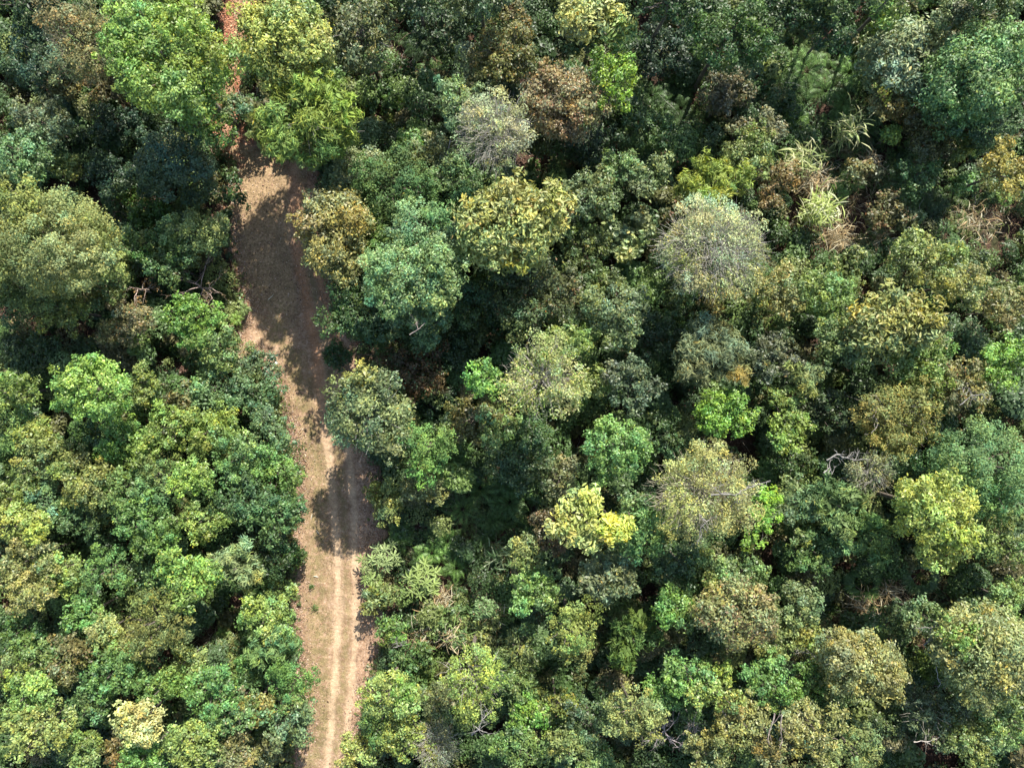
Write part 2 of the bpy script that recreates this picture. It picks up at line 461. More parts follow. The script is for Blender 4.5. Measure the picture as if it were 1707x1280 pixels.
SEED = [100]
def tree(kind, px, py, rx, ry, h, rgb, label, acc=None, lobes=None, bare=0, twig=None, sparse=1.0, bark=None, cat=None, name=None):
    """px,py: crown centre in the photograph; rx,ry: crown half sizes in photo pixels; h: top height in m"""
    SEED[0] += 1
    rng = np.random.default_rng(SEED[0])
    K = KIND[kind]
    hc = h - .35 * min(rx, ry) / PPM
    x, y, s = place(px, py, hc)
    z = float(terrain(x, y))
    RX, RY = rx / PPM * s, ry / PPM * s
    low = kind in 'sq'
    RZ = min((RX + RY) / 2 * .82, h * (.62 if low else .48))
    nm = name or K['name']
    c = cat or ('shrub' if low else 'tree')
    root = empty(nm, (x, y, z), label, c, GROUPS[K['name']] if not name else None)
    cen = np.array([0, 0, h - RZ])
    fol = Bag(); wood = Bag()
    bk = bark or BARK
    parts = [(0, 0, 1.0, 0.0, rgb, 1.0)]
    own = leafcol(rgb, KS)
    f0 = (.93 if lobes else (.84 if not low else .80)) if kind != 'w' else .80
    CP, D = crown_lobe(fol, rng, cen, RX * f0, RY * f0, RZ * (.97 if lobes else .90), K, own, acc, sparse=sparse)
    allt = [CP]
    nal = (2 if lobes else int(rng.integers(3, 6))) if kind != 'w' else 7
    aa = rng.uniform(0, 6.28)
    for q in range(nal):
        ang = aa + q * 2.4 + rng.normal(0, .3)
        lr = rng.uniform(.34, .56) * (RX + RY) / 2
        off = 1.06 - lr / ((RX + RY) / 2) * rng.uniform(.75, 1.0)
        c2 = np.array([math.cos(ang) * RX * off, math.sin(ang) * RY * off, h - RZ * rng.uniform(.55, 1.05) + lr * .2])
        tint = rng.uniform(.86, 1.14) * np.array([1 + rng.normal(0, .08), 1., 1 - rng.normal(0, .1)])
        CP2, _ = crown_lobe(fol, rng, c2, lr, lr * rng.uniform(.8, 1.2), lr * .8, K, own * tint, acc, sparse=sparse)
        allt.append(CP2)
    for lb in (lobes or []):
        dx, dy, lr, dh, lc = lb[:5]
        lr_m = lr / PPM * s
        c2 = np.array([dx / PPM * s, -dy / PPM * s, h + dh - lr_m * .75])
        CP2, _ = crown_lobe(fol, rng, c2, lr_m, lr_m, lr_m * .75, K, leafcol(lc, KS), acc if len(lb) < 6 else lb[5], sparse=sparse)
        allt.append(CP2)
    CPa = np.concatenate(allt)
    # stem and limbs
    rt = .02 + .0125 * h * (.6 if low else 1) * (.6 + .25 * (RX + RY) / 2)
    lean = rng.normal(0, .12, 2)
    zz = np.array([-.25, .12 * h, .35 * h, .6 * h, h - RZ * .35])
    pts = np.stack([lean[0] * np.sin(zz * .7) * .8, lean[1] * np.sin(zz * .5 + 1) * .8 - lean[1] * .67, zz], 1)
    rad = rt * np.array([1.35, 1.0, .82, .62, .28])
    fy = (y + 0.0)
    ta, tb, _, _ = track_rows(fy)
    if ta - 1.0 < x < tb + 1.0 and 640 - y * PPM > 230:      # stems stand on the bank, not on the track
        bx = (ta - 1.2 if x < (ta + tb) / 2 else tb + 1.1) - x
        pts[:, 0] += bx * np.array([1.05, .95, .7, .35, 0.])
    wood.add(*tubes(pts[None], rad[None], 8 if not low else 5, bk, rng))
    nlim = min(len(CPa), 16 if not low else 7)
    sel = rng.choice(len(CPa), nlim, replace=False)
    limbs(wood, rng, cen, CPa[sel], rt * .5, bk, z0=h - 1.55 * RZ if not low else .25 * h)
    S = np.array([RX, RY, RZ])
    if kind == 'w':             # many fine pale limbs fan out to the surface
        tg = CPa[rng.choice(len(CPa), min(len(CPa), 90), replace=False)]
        limbs(wood, rng, cen, cen + (tg - cen) * rng.uniform(.95, 1.16, len(tg))[:, None], .020, woodcol((212, 204, 190), .6), z0=h - RZ * 1.0, wob=.16)
    if bare:        # visible bare branches breaking the surface
        nb = int(bare)
        d = norm(rng.normal(size=(nb, 3)) * np.array([1, 1, .4]) + np.array([0, 0, .45]))
        limbs(wood, rng, cen, cen + d * S * rng.uniform(.75, .98, nb)[:, None], .026, (.27, .25, .225), z0=h - RZ * .9, wob=.22)
    if twig:
        nt_, ln, wd, tc = twig
        twigs(wood, rng, cen, S, D, int(nt_ * RX * RY * math.pi), ln, wd, tc)
    fol.link('crown', K['mat'], root)
    wood.link('trunk' if not low else 'stem', M_BARK, root, smooth=True)
    return root

def branch_walk(bag, rng, start, direc, length, rad, depth, col, spread=.6, gravity=0.0, seg=5):
    """recursive crooked branch"""
    p = np.array(start, float); d = norm(np.array(direc, float))
    pts = [p.copy()]
    for i in range(seg):
        d = norm(d + rng.normal(0, .20, 3) + np.array([0, 0, gravity]))
        p = p + d * length / seg; pts.append(p.copy())
    r = np.linspace(rad, rad * .5, seg + 1)
    bag.add(*tubes(np.array([pts]), r[None], 5, col, rng))
    if depth > 0:
        for k in range(rng.integers(2, 4)):
            j = rng.integers(2, seg + 1)
            nd = norm(d + rng.normal(0, spread, 3))
            branch_walk(bag, rng, pts[j], nd, length * rng.uniform(.5, .75), r[j] * .75, depth - 1, col, spread, gravity, seg)

def dead_tree(px, py, r, h, label, col=PALE_BARK, n=6, depth=3, rad=.05, flat=.35, leaves=None, name='dead_tree', cat='dead tree'):
    SEED[0] += 1
    rng = np.random.default_rng(SEED[0])
    x, y, s = place(px, py, h * .8)
    z = float(terrain(x, y))
    root = empty(name, (x, y, z), label, cat, GROUPS['dead_tree'] if name == 'dead_tree' else None)
    R = r / PPM * s
    w = Bag(); tr = Bag()
    tr.add(*tubes(np.array([[[0, 0, -.2], [.04, 0, h * .3], [-.03, .04, h * .62]]]), np.array([[rad * 1.7, rad * 1.3, rad]]), 7, col, rng))
    for k in range(n):
        a = k / n * 6.28 + rng.uniform(-.4, .4)
        branch_walk(w, rng, (0, 0, h * rng.uniform(.45, .62)), (math.cos(a), math.sin(a), flat + rng.uniform(0, .5)), R * rng.uniform(.55, .8), rad * .75, depth, col, .55)
    tr.link('trunk', M_BARK, root, smooth=True)
    w.link('branches', M_BARK, root, smooth=True)
    if leaves:
        V = np.concatenate(w.V); m = leaves[0]
        P = V[rng.integers(0, len(V), m)] + rng.normal(0, .04, (m, 3))
        C = leafcol(leaves[1], KS)[None] * rng.uniform(.6, 1.3, m)[:, None]
        b = Bag(); b.add(*leaf_quads(P, norm(rng.normal(size=(m, 3)) + np.array([0, 0, .6])), rng.uniform(.08, .16, m), rng.uniform(.04, .08, m), C, rng))
        b.link('leaves', M_DRY, root)
    return root

def snag(px, py, pts, h, rad, label, name='fallen_branch', cat='branch', col=(.55, .53, .50)):
    """a bare bleached limb lying over the shrubs, laid out by its bends"""
    SEED[0] += 1
    rng = np.random.default_rng(SEED[0])
    x, y, s = place(px, py, h)
    z = float(terrain(x, y))
    w = Bag()
    for poly, r in pts:
        P = np.array([[dx / PPM * s, -dy / PPM * s, h - z + dz] for dx, dy, dz in poly], float)
        t = np.linspace(0, len(P) - 1, len(P) * 3); Q = np.stack([np.interp(t, np.arange(len(P)), P[:, k]) for k in range(3)], 1)
        Q[1:-1] += rng.normal(0, .018, Q[1:-1].shape)
        w.add(*tubes(Q[None], (np.linspace(r, r * .35, len(Q)) * .62)[None], 6, col, rng))
        for q in Q[2:]:
            if rng.random() < .55:
                branch_walk(w, rng, q, rng.normal(size=3) * np.array([1, 1, .5]) + (Q[-1] - Q[0]), rng.uniform(.2, .5), r * .3, 1, col, .6, 0, 4)
    o = w.link(name, M_BARK, smooth=True)
    o.location = (x, y, z)
    return tag(o, label, cat)

def fern_fronds(bag, rng, c, R, nf, col, lift=.55, npin=17, pin=.30, pw=.085, tilt=.3):
    """arching fronds: a rachis with tapering pinnae on both sides"""
    az = np.arange(nf) / nf * 6.283 + rng.uniform(-.35, .35, nf) + rng.uniform(0, 6)
    Lf = R * rng.uniform(.7, 1.1, nf)
    t = np.linspace(.12, 1, npin)
    el = rng.uniform(.35, 1.0, nf) * lift
    hx = np.stack([np.cos(az), np.sin(az), np.zeros(nf)], 1)
    P = c + hx[:, None] * (Lf[:, None] * t * (1 - .1 * t))[..., None]
    P[..., 2] += (el[:, None] * Lf[:, None]) * (1.9 * t - 1.75 * t ** 2.2)
    T = norm(np.gradient(P, axis=1))
    side = norm(np.cross(T, np.array([0, 0, 1.])))
    up = np.cross(side, T)
    wl = (pin * Lf[:, None] * np.sin(np.clip(t * 1.02 + .1, 0, 1) * math.pi) ** .7 * (1.1 - t * .45))
    tone = rng.uniform(.75, 1.25, nf)
    for sg in (-1, 1):
        q = P + side * sg * (wl * .5)[..., None] + T * (wl * .22)[..., None]
        nrm = norm(up + side * sg * tilt + rng.normal(0, .12, up.shape))
        tt = norm(side * sg + T * .45)
        n = nf * npin
        C = np.repeat((np.asarray(col)[None] * tone[:, None]), npin, 0).reshape(n, 3) * rng.uniform(.8, 1.2, n)[:, None]
        V, F, C = leaf_quads(q.reshape(n, 3), nrm.reshape(n, 3), wl.reshape(n) * 1.0, np.repeat(Lf * pw * .42 * 15 / npin, npin), C, rng, tt.reshape(n, 3))
        bag.add(V, F, C)
    bag.add(*tubes(P[:, ::3], np.full((nf, len(t[::3])), .009), 3, np.asarray(col) * 1.1))

def fern(px, py, r, rgb, label, h=.9, nf=9, dry=False):
    SEED[0] += 1
    rng = np.random.default_rng(SEED[0])
    x, y, s = place(px, py, h)
    z = float(terrain(x, y))
    root = empty('fern', (x, y, z), label, 'fern', GROUPS['fern'])
    b = Bag()
    fern_fronds(b, rng, np.array([0, 0, h * .5]), r / PPM * s, nf, leafcol(rgb, KS), .5)
    fern_fronds(b, rng, np.array([0, 0, h * .5 + .12]), r / PPM * s * .7, max(5, nf - 3), leafcol(rgb, KS) * 1.1, .9)
    b.link('fronds', M_LEAF, root)
    st = Bag(); st.add(*tubes(np.array([[[0, 0, -.1], [0, 0, h * .3], [0, 0, h * .5 + .15]]]), np.array([[.05, .045, .03]]), 6, (.10, .07, .05)))
    st.link('rootstock', M_BARK, root, smooth=True)
    return root

def blades(bag, rng, n, c, R, h, L, W, cols, up=.7):
    """long narrow arching blades of reeds, bamboo and grass"""
    P0 = np.stack([c[0] + rng.normal(0, R * .35, n), c[1] + rng.normal(0, R * .35, n), c[2] + rng.uniform(.1, 1, n) * h], 1)
    a = rng.uniform(0, 6.283, n)
    P0[:, 2] = c[2] + rng.uniform(.1, 1, n) ** .7 * h
    d = norm(np.stack([np.cos(a), np.sin(a), rng.normal(up, .35, n)], 1))
    l = L * rng.uniform(.5, 1.2, n)
    dn = np.array([0, 0, -1.])
    p1 = P0 + d * (l * .5)[:, None] ; p2 = P0 + d * (l * .9)[:, None] + dn * (l * .28)[:, None]
    s = norm(np.cross(d, np.array([0, 0, 1.])) + rng.normal(0, .4, (n, 3)))
    w = (W * rng.uniform(.6, 1.3, n))[:, None]
    V = np.stack([P0 - s * w * .3, P0 + s * w * .3, p1 + s * w * .5, p1 - s * w * .5, p2 + s * w * .06, p2 - s * w * .06], 1).reshape(-1, 3)
    i = np.arange(n)[:, None] * 6
    F = np.concatenate([i + np.array([[0, 1, 2, 3]]), i + np.array([[3, 2, 4, 5]])], 0)
    cc = np.asarray(cols)[rng.integers(0, len(cols), n)] * rng.uniform(.7, 1.25, n)[:, None]
    bag.add(V, F, np.concatenate([cc, cc], 0))

def reeds(px, py, r, rgbs, label, h=1.3, n=150, L=.6, W=.05, name='dry_reed_clump', cat='reeds'):
    SEED[0] += 1
    rng = np.random.default_rng(SEED[0])
    x, y, s = place(px, py, h * .8)
    z = float(terrain(x, y))
    root = empty(name, (x, y, z), label, cat, GROUPS['dry_reed_clump'] if name == 'dry_reed_clump' else None)
    R = r / PPM * s
    st = Bag(); m = 14
    a = rng.uniform(0, 6.283, m); rr = R * rng.uniform(.2, .9, m)
    e = np.stack([rr * np.cos(a), rr * np.sin(a), h * rng.uniform(.6, 1.1, m)], 1)
    t = np.linspace(0, 1, 5)[None, :, None]
    path = np.zeros((m, 1, 3)) + e[:, None] * t; path[..., 2] = e[:, None, 2] * (1.5 * t[..., 0] - .5 * t[..., 0] ** 2) - .1
    path[:, 1:] += rng.normal(0, .04, path[:, 1:].shape)
    st.add(*tubes(path, np.full((m, 5), .014) * np.linspace(1, .5, 5), 4, woodcol((190, 168, 135), .55), rng))
    st.link('stalks', M_BARK, root, smooth=True)
    b = Bag()
    blades(b, rng, n, (0, 0, .1), R * .95, h * .9, L * 1.25, W, [woodcol(c, .62) for c in rgbs], .35)
    b.link('blades', M_DRY if name == 'dry_reed_clump' else M_LEAF, root)
    return root

def rosettes(px, py, r, rgb, label, h=1.4, n=9, L=.34):
    """shrub whose stems end in whorls of long leaves"""
    SEED[0] += 1
    rng = np.random.default_rng(SEED[0])
    x, y, s = place(px, py, h)
    z = float(terrain(x, y))
    root = empty('rosette_shrub', (x, y, z), label, 'shrub', GROUPS['rosette_shrub'])
    R = r / PPM * s
    fol = Bag(); w = Bag()
    i = np.arange(n) + .5
    rr = R * np.sqrt(i / n) * .8; a = i * 2.4 + rng.uniform(0, 6)
    E = np.stack([rr * np.cos(a), rr * np.sin(a), h * (1 - .35 * (i / n)) + rng.normal(0, .08, n)], 1)
    for e in E:
        path = np.linspace([0, 0, 0], e, 5); path[1:4, 2] += .1 * h; path[1:4] += rng.normal(0, .03, (3, 3))
        w.add(*tubes(path[None], np.linspace(.03, .012, 5)[None], 5, (.3, .25, .2), rng))
        for ring, (m, el, ll) in enumerate(((8, .15, 1.), (6, .55, .8), (4, 1.1, .55))):
            az = np.arange(m) / m * 6.283 + rng.uniform(0, 6) + rng.normal(0, .12, m)
            T = np.stack([np.cos(az) * math.cos(el), np.sin(az) * math.cos(el), np.full(m, math.sin(el))], 1)
            Lm = L * ll * rng.uniform(.85, 1.15, m)
            P = e + T * Lm[:, None] * .55
            Nn = norm(np.array([0, 0, 1.]) - T * 0 + rng.normal(0, .18, (m, 3)))
            C = leafcol(rgb, KS)[None] * rng.uniform(.8, 1.25, m)[:, None] * (1 + .15 * ring)
            fol.add(*leaf_quads(P, Nn, Lm, Lm * .27, C, rng, T, 'big'))
    fol.link('leaf_whorls', M_GLOSS, root)
    w.link('stem', M_BARK, root, smooth=True)
    return root

def fan_palm(px, py, r, rgb, label, h=1.2, n=9):
    SEED[0] += 1
    rng = np.random.default_rng(SEED[0])
    x, y, s = place(px, py, h)
    z = float(terrain(x, y))
    root = empty('fan_palm', (x, y, z), label, 'palm', GROUPS['fan_palm'])
    R = r / PPM * s
    b = Bag(); w = Bag()
    w.add(*tubes(np.array([[[0, 0, -.2], [0, 0, h * .4], [0.02, 0, h * .8]]]), np.array([[.09, .08, .06]]), 7, (.14, .1, .07)))
    for k in range(n):
        az = k / n * 6.283 + rng.uniform(-.3, .3); el = rng.uniform(.1, .8)
        d = np.array([math.cos(az) * math.cos(el), math.sin(az) * math.cos(el), math.sin(el)])
        tip = np.array([0, 0, h * .8]) + d * R * .45
        w.add(*tubes(np.array([[[0, 0, h * .75], tip * .5 + np.array([0, 0, h * .4 + .05]), tip]]), np.array([[.02, .015, .012]]), 4, leafcol((120, 140, 70))))
        m = 16
        fa = np.linspace(-1.25, 1.25, m)
        sd = norm(np.cross(d, np.array([0, 0, 1.])))
        dh = norm(d * np.array([1, 1, .1]))
        T = dh[None] * np.cos(fa)[:, None] + sd[None] * np.sin(fa)[:, None]; T[:, 2] -= .15
        Lm = R * .62 * (1 - .18 * np.abs(fa)) 
        P = tip + T * Lm[:, None] * .5
        C = leafcol(rgb, KS)[None] * rng.uniform(.75, 1.25, m)[:, None]
        b.add(*leaf_quads(P, norm(np.array([0, 0, 1.]) + rng.normal(0, .2, (m, 3))), Lm, np.full(m, R * .1), C, rng, T))
    b.link('fan_leaves', M_LEAF, root)
    w.link('trunk', M_BARK, root, smooth=True)
    return root

# ---------------------------------------------------------------- forest floor cover
def in_gap(px, py):
    """bare reddish soil openings in the forest, photo pixels"""
    G = [(355, 1075, 22, 45), (1200, 700, 30, 22), (1500, 975, 30, 25), (1645, 1010, 60, 22), (895, 1130, 18, 28), (250, 320, 30, 22), (900, 245, 30, 22),
         (640, 205, 20, 35), (700, 110, 30, 20), (30, 520, 35, 25), (410, 555, 28, 28), (1345, 560, 22, 14), (1330, 440, 20, 20), (1420, 350, 45, 45), (1650, 370, 50, 20), (1070, 975, 25, 18), (985, 1010, 15, 20), (440, 930, 25, 12), (330, 330, 30, 12)]
    m = np.zeros(len(px), bool)
    for gx, gy, a, b in G:
        m |= ((px - gx) / a) ** 2 + ((py - gy) / b) ** 2 < 1
    return m

DELLS = ((820, 850, 78, 62), (1370, 155, 75, 70), (1110, 170, 60, 50), (1380, 330, 85, 95), (690, 100, 50, 70), (710, 940, 80, 60), (760, 1060, 95, 40), (1470, 990, 85, 50), (1620, 370, 60, 40),
         (60, 165, 30, 20), (150, 325, 45, 30), (880, 262, 50, 25), (1070, 60, 30, 60), (1535, 1240, 40, 35), (1530, 935, 30, 45), (1210, 720, 40, 25), (960, 720, 30, 25), (130, 560, 50, 25), (430, 1000, 40, 35), (240, 930, 30, 25), (1440, 265, 60, 55), (1560, 345, 85, 35), (1320, 85, 55, 40), (1130, 215, 70, 40))
def in_dell(px, py):
    m = np.zeros(len(px), bool)
    for gx, gy, ga, gb in DELLS:
        m |= ((px - gx) / ga) ** 2 + ((py - gy) / gb) ** 2 < 1
    return m

def undergrowth():
    rng = np.random.default_rng(77)
    b = Bag()
    n = 9500
    X = rng.uniform(-29, 29, n); Y = rng.uniform(-22, 23, n)
    a, bb, _, _ = track_rows(Y)
    keep = ~((X > a - .05) & (X < bb + .05)) & ~in_gap(X * PPM + 853.5, 640 - Y * PPM)
    keep &= ~(in_dell(X * PPM + 853.5, 640 - Y * PPM) & (rng.random(n) < .62))
    X, Y = X[keep], Y[keep]
    n = len(X)
    dt = np.minimum(np.abs(X - np.interp(Y, Y[np.argsort(Y)], track_rows(Y[np.argsort(Y)])[0])), np.abs(X - track_rows(Y)[1]))
    H = rng.uniform(.2, 2.3, n) * np.clip(.15 + dt * .3, .12, 1) * np.where(in_dell(X * PPM + 853.5, 640 - Y * PPM), .3, 1)
    R = rng.uniform(.25, .60, n) * np.clip(.5 + dt * .4, .45, 1)
    pal = np.array([leafcol(c, KS) for c in ((85, 125, 70), (70, 115, 75), (110, 145, 80), (95, 130, 90), (60, 100, 60), (135, 150, 90), (120, 120, 75), (140, 125, 90))])
    per = (95 * R ** 2 * 3.1 * 2.3).astype(int) + 12
    idx = np.repeat(np.arange(n), per); m = len(idx)
    d = norm(rng.normal(size=(m, 3)) + np.array([0, 0, .5]))
    P = np.stack([X[idx], Y[idx], terrain(X, Y)[idx] + H[idx] * .6], 1) + d * (R[idx] * rng.uniform(.3, 1, m) ** .5)[:, None] * np.array([1, 1, .7])
    P[:, 2] = np.maximum(P[:, 2], terrain(P[:, 0], P[:, 1]) + .03)
    base = pal[rng.integers(0, len(pal), n)][idx] * (rng.uniform(.7, 1.25, n)[idx] * rng.uniform(.75, 1.25, m))[:, None]
    L = rng.uniform(.10, .20, m) * rng.choice([.8, 1., 1.5], n, p=[.4, .4, .2])[idx]
    V, F, C = leaf_quads(P, norm(np.array([0, 0, .8]) + d * .4 + rng.normal(size=(m, 3)) * .5), L, L * .45, base, rng, rng.normal(size=(m, 3)) + d)
    b.add(V, F, C)
    tag(b.link('undergrowth', M_LEAF), 'low mixed leafy green undergrowth covering the forest floor between the trees', 'undergrowth', kind='stuff')
    # weeds and seedlings along the verges of the track
    b = Bag(); n = 1500
    Y = rng.uniform(-19, 12, n); va, vb, _, _ = track_rows(Y)
    off = rng.normal(-.05, .22, n); left = rng.random(n) < .5
    Xv = np.where(left, va + off, vb - off)
    kk = np.sin(Y * 2.1 + left * 3) + np.sin(Y * 5.3) + rng.normal(0, .7, n) > .1
    Xv, Y, off = Xv[kk], Y[kk], off[kk]; n = len(Y)
    Rv = rng.uniform(.05, .2, n) * np.clip(1 - off, .5, 1.3)
    idx = rng.integers(0, n, n * 16); m = len(idx)
    P = np.stack([Xv[idx], Y[idx], .05 + rng.uniform(0, 1, m) * Rv[idx] * 1.2], 1) + rng.normal(size=(m, 3)) * (Rv[idx] * .6)[:, None] * np.array([1, 1, .2])
    pal = np.array([leafcol(c, KS) for c in ((110, 145, 80), (140, 150, 85), (90, 125, 70), (165, 150, 95))])
    L = rng.uniform(.05, .12, m)
    b.add(*leaf_quads(P, norm(np.array([0, 0, 1.]) + rng.normal(size=(m, 3)) * .5), L, L * .4, pal[rng.integers(0, 4, n)][idx] * rng.uniform(.7, 1.3, m)[:, None], rng))
    tag(b.link('verge_weeds', M_LEAF), 'small weeds and seedlings scattered along both verges of the track', 'weeds', kind='stuff')
    # taller thicket of bushes and saplings
    b = Bag(); n = 2900
    ky = rng.random((2, n)); X = -32.5 + 65 * ((np.arange(n) * .754877666 + rng.uniform(0, .01, n)) % 1); Y = -26 + 52.5 * ((np.arange(n) * .569840296) % 1)
    tx, tb, _, _ = track_rows(Y)
    dt = np.where(X < (tx + tb) / 2, tx - X, X - tb)
    gap = in_gap(X * PPM + 853.5, 640 - Y * PPM)
    gap |= in_dell(X * PPM + 853.5, 640 - Y * PPM) & (ky[0] < .97)
    k = (dt > .3) & ~gap; X, Y, dt = X[k], Y[k], dt[k]; n = len(X)
    R = np.minimum(rng.uniform(.5, 1.0, n), dt + .25); H = rng.uniform(.8, 3.0, n) * np.clip(.3 + dt * .3, 0, 1)
    opn = (X * PPM + 853.5 > 1230) & (640 - Y * PPM < 430) & (640 - Y * PPM > 60); H = np.where(opn, H * .5, H); R = np.where(opn, R * .72, R)
    per = (330 * R ** 2 * 3.1).astype(int)
    idx = np.repeat(np.arange(n), per); m = len(idx)
    d = norm(rng.normal(size=(m, 3)) + np.array([0, 0, .6]))
    nl = 7; LB = norm(rng.normal(size=(n, nl, 3)) + np.array([0, 0, .4]))
    lob = np.max(np.clip(np.einsum('mk,mlk->ml', d, LB[idx]), 0, 1) ** 4, 1)
    rad = R[idx] * (.5 + .5 * lob) * rng.uniform(.45, 1.05, m) ** .4
    P = np.stack([X[idx], Y[idx], terrain(X, Y)[idx] + H[idx] - R[idx] * .5], 1) + d * rad[:, None] * np.array([1.15, 1.15, .75])
    P[:, 2] = np.maximum(P[:, 2], terrain(P[:, 0], P[:, 1]) + .05)
    pal = np.array([leafcol(c, KS) for c in ((95, 138, 78), (75, 122, 78), (128, 160, 85), (100, 135, 98), (62, 108, 62), (148, 162, 95), (132, 132, 85), (120, 155, 105), (150, 130, 95))])
    base = pal[rng.choice(9, n, p=[.17, .15, .14, .12, .13, .1, .07, .09, .03])][idx] * (rng.uniform(.7, 1.2, n)[idx] * rng.uniform(.72, 1.3, m))[:, None]
    L = rng.uniform(.11, .19, m) * rng.choice([.85, 1., 1.5], n, p=[.35, .45, .2])[idx]
    V, F, C = leaf_quads(P, norm(np.array([0, 0, .75]) + d * .6 + rng.normal(size=(m, 3)) * .55), L, L * .48, base, rng, rng.normal(size=(m, 3)) + d)
    b.add(V, F, C)
    tag(b.link('thicket', M_LEAF), 'tangled bushes and saplings filling every space between the trees', 'thicket', kind='stuff')
    # wild low ferns
    b = Bag(); n = 900
    X = rng.uniform(-28, 28, n); Y = rng.uniform(-22, 23, n)
    for gx, gy, ga, gb, q in ((820, 850, 78, 62, 55), (1370, 155, 85, 70, 70), (1110, 180, 70, 55, 50), (720, 925, 60, 50, 30), (1440, 290, 60, 60, 30), (1560, 345, 80, 35, 30), (1320, 85, 55, 40, 25), (690, 100, 45, 70, 25), (1480, 990, 70, 45, 25), (425, 1000, 35, 30, 12)):
        X = np.append(X, (gx + rng.uniform(-1, 1, q) * ga - 853.5) / PPM); Y = np.append(Y, (640 - gy - rng.uniform(-1, 1, q) * gb) / PPM)
    k = ~on_track(X, Y, .25) & ~in_gap(X * PPM + 853.5, 640 - Y * PPM)
    for x, y in zip(X[k], Y[k]):
        c = leafcol(((75, 135, 70), (95, 150, 75), (60, 115, 65), (120, 150, 80))[rng.integers(4)], KS)
        fern_fronds(b, rng, np.array([x, y, float(terrain(x, y)) + rng.uniform(.15, .7)]), rng.uniform(.4, .75), rng.integers(5, 8), c, .5, 10)
    tag(b.link('fern_cover', M_LEAF), 'scattered low green ferns spread over the shaded forest floor', 'ground cover', kind='stuff')
    # bare twigs and dry stalks
    b = Bag(); n = 1500
    X = rng.uniform(-28, 28, n); Y = rng.uniform(-22, 23, n); k = ~on_track(X, Y, .1); X, Y = X[k], Y[k]; n = len(X)
    a = rng.uniform(0, 6.28, n); l = rng.uniform(.4, 1.5, n)
    t = np.linspace(0, 1, 4)[None, :, None]
    st = np.stack([X, Y, terrain(X, Y) + rng.uniform(.05, .7, n)], 1)
    dd = np.stack([np.cos(a), np.sin(a), rng.uniform(-.1, .6, n)], 1)
    path = st[:, None] + dd[:, None] * t * l[:, None, None]; path[:, 1:] += rng.normal(0, .06, path[:, 1:].shape)
    pal = np.array([(.45, .38, .30), (.22, .16, .12), (.5, .47, .43), (.33, .24, .18)])
    V, F, C = tubes(path, np.repeat(rng.uniform(.006, .016, n)[:, None], 4, 1) * np.array([[1, .8, .6, .35]]), 3, (1, 1, 1))
    C = np.repeat(pal[rng.integers(0, 4, n)], len(F) // n, 0)
    b.add(V, F, C)
    tag(b.link('dead_twigs', M_BARK), 'thin dry twigs and stalks lying among the undergrowth', 'twigs', kind='stuff')

def dry_straw():
    rng = np.random.default_rng(44)
    b = Bag()
    for gx, gy, ga, gb, n in ((1385, 330, 75, 85, 1500), (770, 1050, 90, 45, 1100), (1630, 365, 55, 35, 500), (1460, 995, 70, 35, 600), (360, 1075, 25, 40, 160), (700, 120, 40, 60, 160), (1450, 420, 60, 30, 300), (980, 510, 30, 30, 80), (400, 570, 25, 30, 120)):
        for k in range(n // 12):
            px = gx + rng.normal(0, .5) * ga; py = gy + rng.normal(0, .5) * gb
            x = (px - 853.5) / PPM; y = (640 - py) / PPM
            if on_track(np.array([x]), np.array([y]), -.1)[0]: continue
            cols = [woodcol(c, .6) for c in ((215, 195, 150), (185, 160, 115), (160, 175, 100), (230, 218, 185), (150, 125, 95))]
            blades(b, rng, 12, (x, y, float(terrain(x, y))), .5, rng.uniform(.2, 1.1), .5, .024, cols, .3)
    tag(b.link('dry_straw', M_DRY), 'scattered dry straw and pale grass blades in the sunny openings', 'dry grass', kind='stuff')

def leaf_litter():
    rng = np.random.default_rng(5)
    n = 46000
    X = rng.uniform(-27, 27, n); Y = rng.uniform(-21, 22, n)
    k = ~on_track(X, Y, -.25)
    X, Y = X[k], Y[k]
    n2 = 26000                            # along the edges of the track
    y2 = rng.uniform(-20, 21, n2); a, bb, _, _ = track_rows(y2)
    off = np.abs(rng.normal(0, .5, n2)) * .8 - .25
    x2 = np.where(rng.random(n2) < .55, a + off, bb - off)
    n3 = 4500
    y3 = rng.uniform(3, 20, n3); a3, b3, _, _ = track_rows(y3)
    x3 = a3 + (b3 - a3) * rng.random(n3) ** 1.3
    X = np.concatenate([X, x2, x3]); Y = np.concatenate([Y, y2, y3]); n = len(X)
    onp = on_track(X, Y, .3)
    Z = np.where(onp, .045, terrain(X, Y) + .03) + rng.uniform(0, .025, n)
    pal = np.array([(.36, .22, .15), (.50, .35, .25), (.20, .125, .085), (.60, .47, .36), (.42, .25, .18), (.14, .09, .06)])
    C = pal[rng.integers(0, len(pal), n)] * rng.uniform(.7, 1.2, n)[:, None]
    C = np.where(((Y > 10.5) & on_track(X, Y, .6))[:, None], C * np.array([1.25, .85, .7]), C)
    L = rng.uniform(.035, .10, n) * rng.choice([1, 1.6], n, p=[.9, .1])
    b = Bag()
    b.add(*leaf_quads(np.stack([X, Y, Z], 1), norm(np.array([0, 0, 1.]) + rng.normal(size=(n, 3)) * .3), L, L * .5, C, rng))
    tag(b.link('leaf_litter', M_DRY), 'reddish brown fallen leaves along the track edges and forest floor', 'leaf litter', kind='stuff')

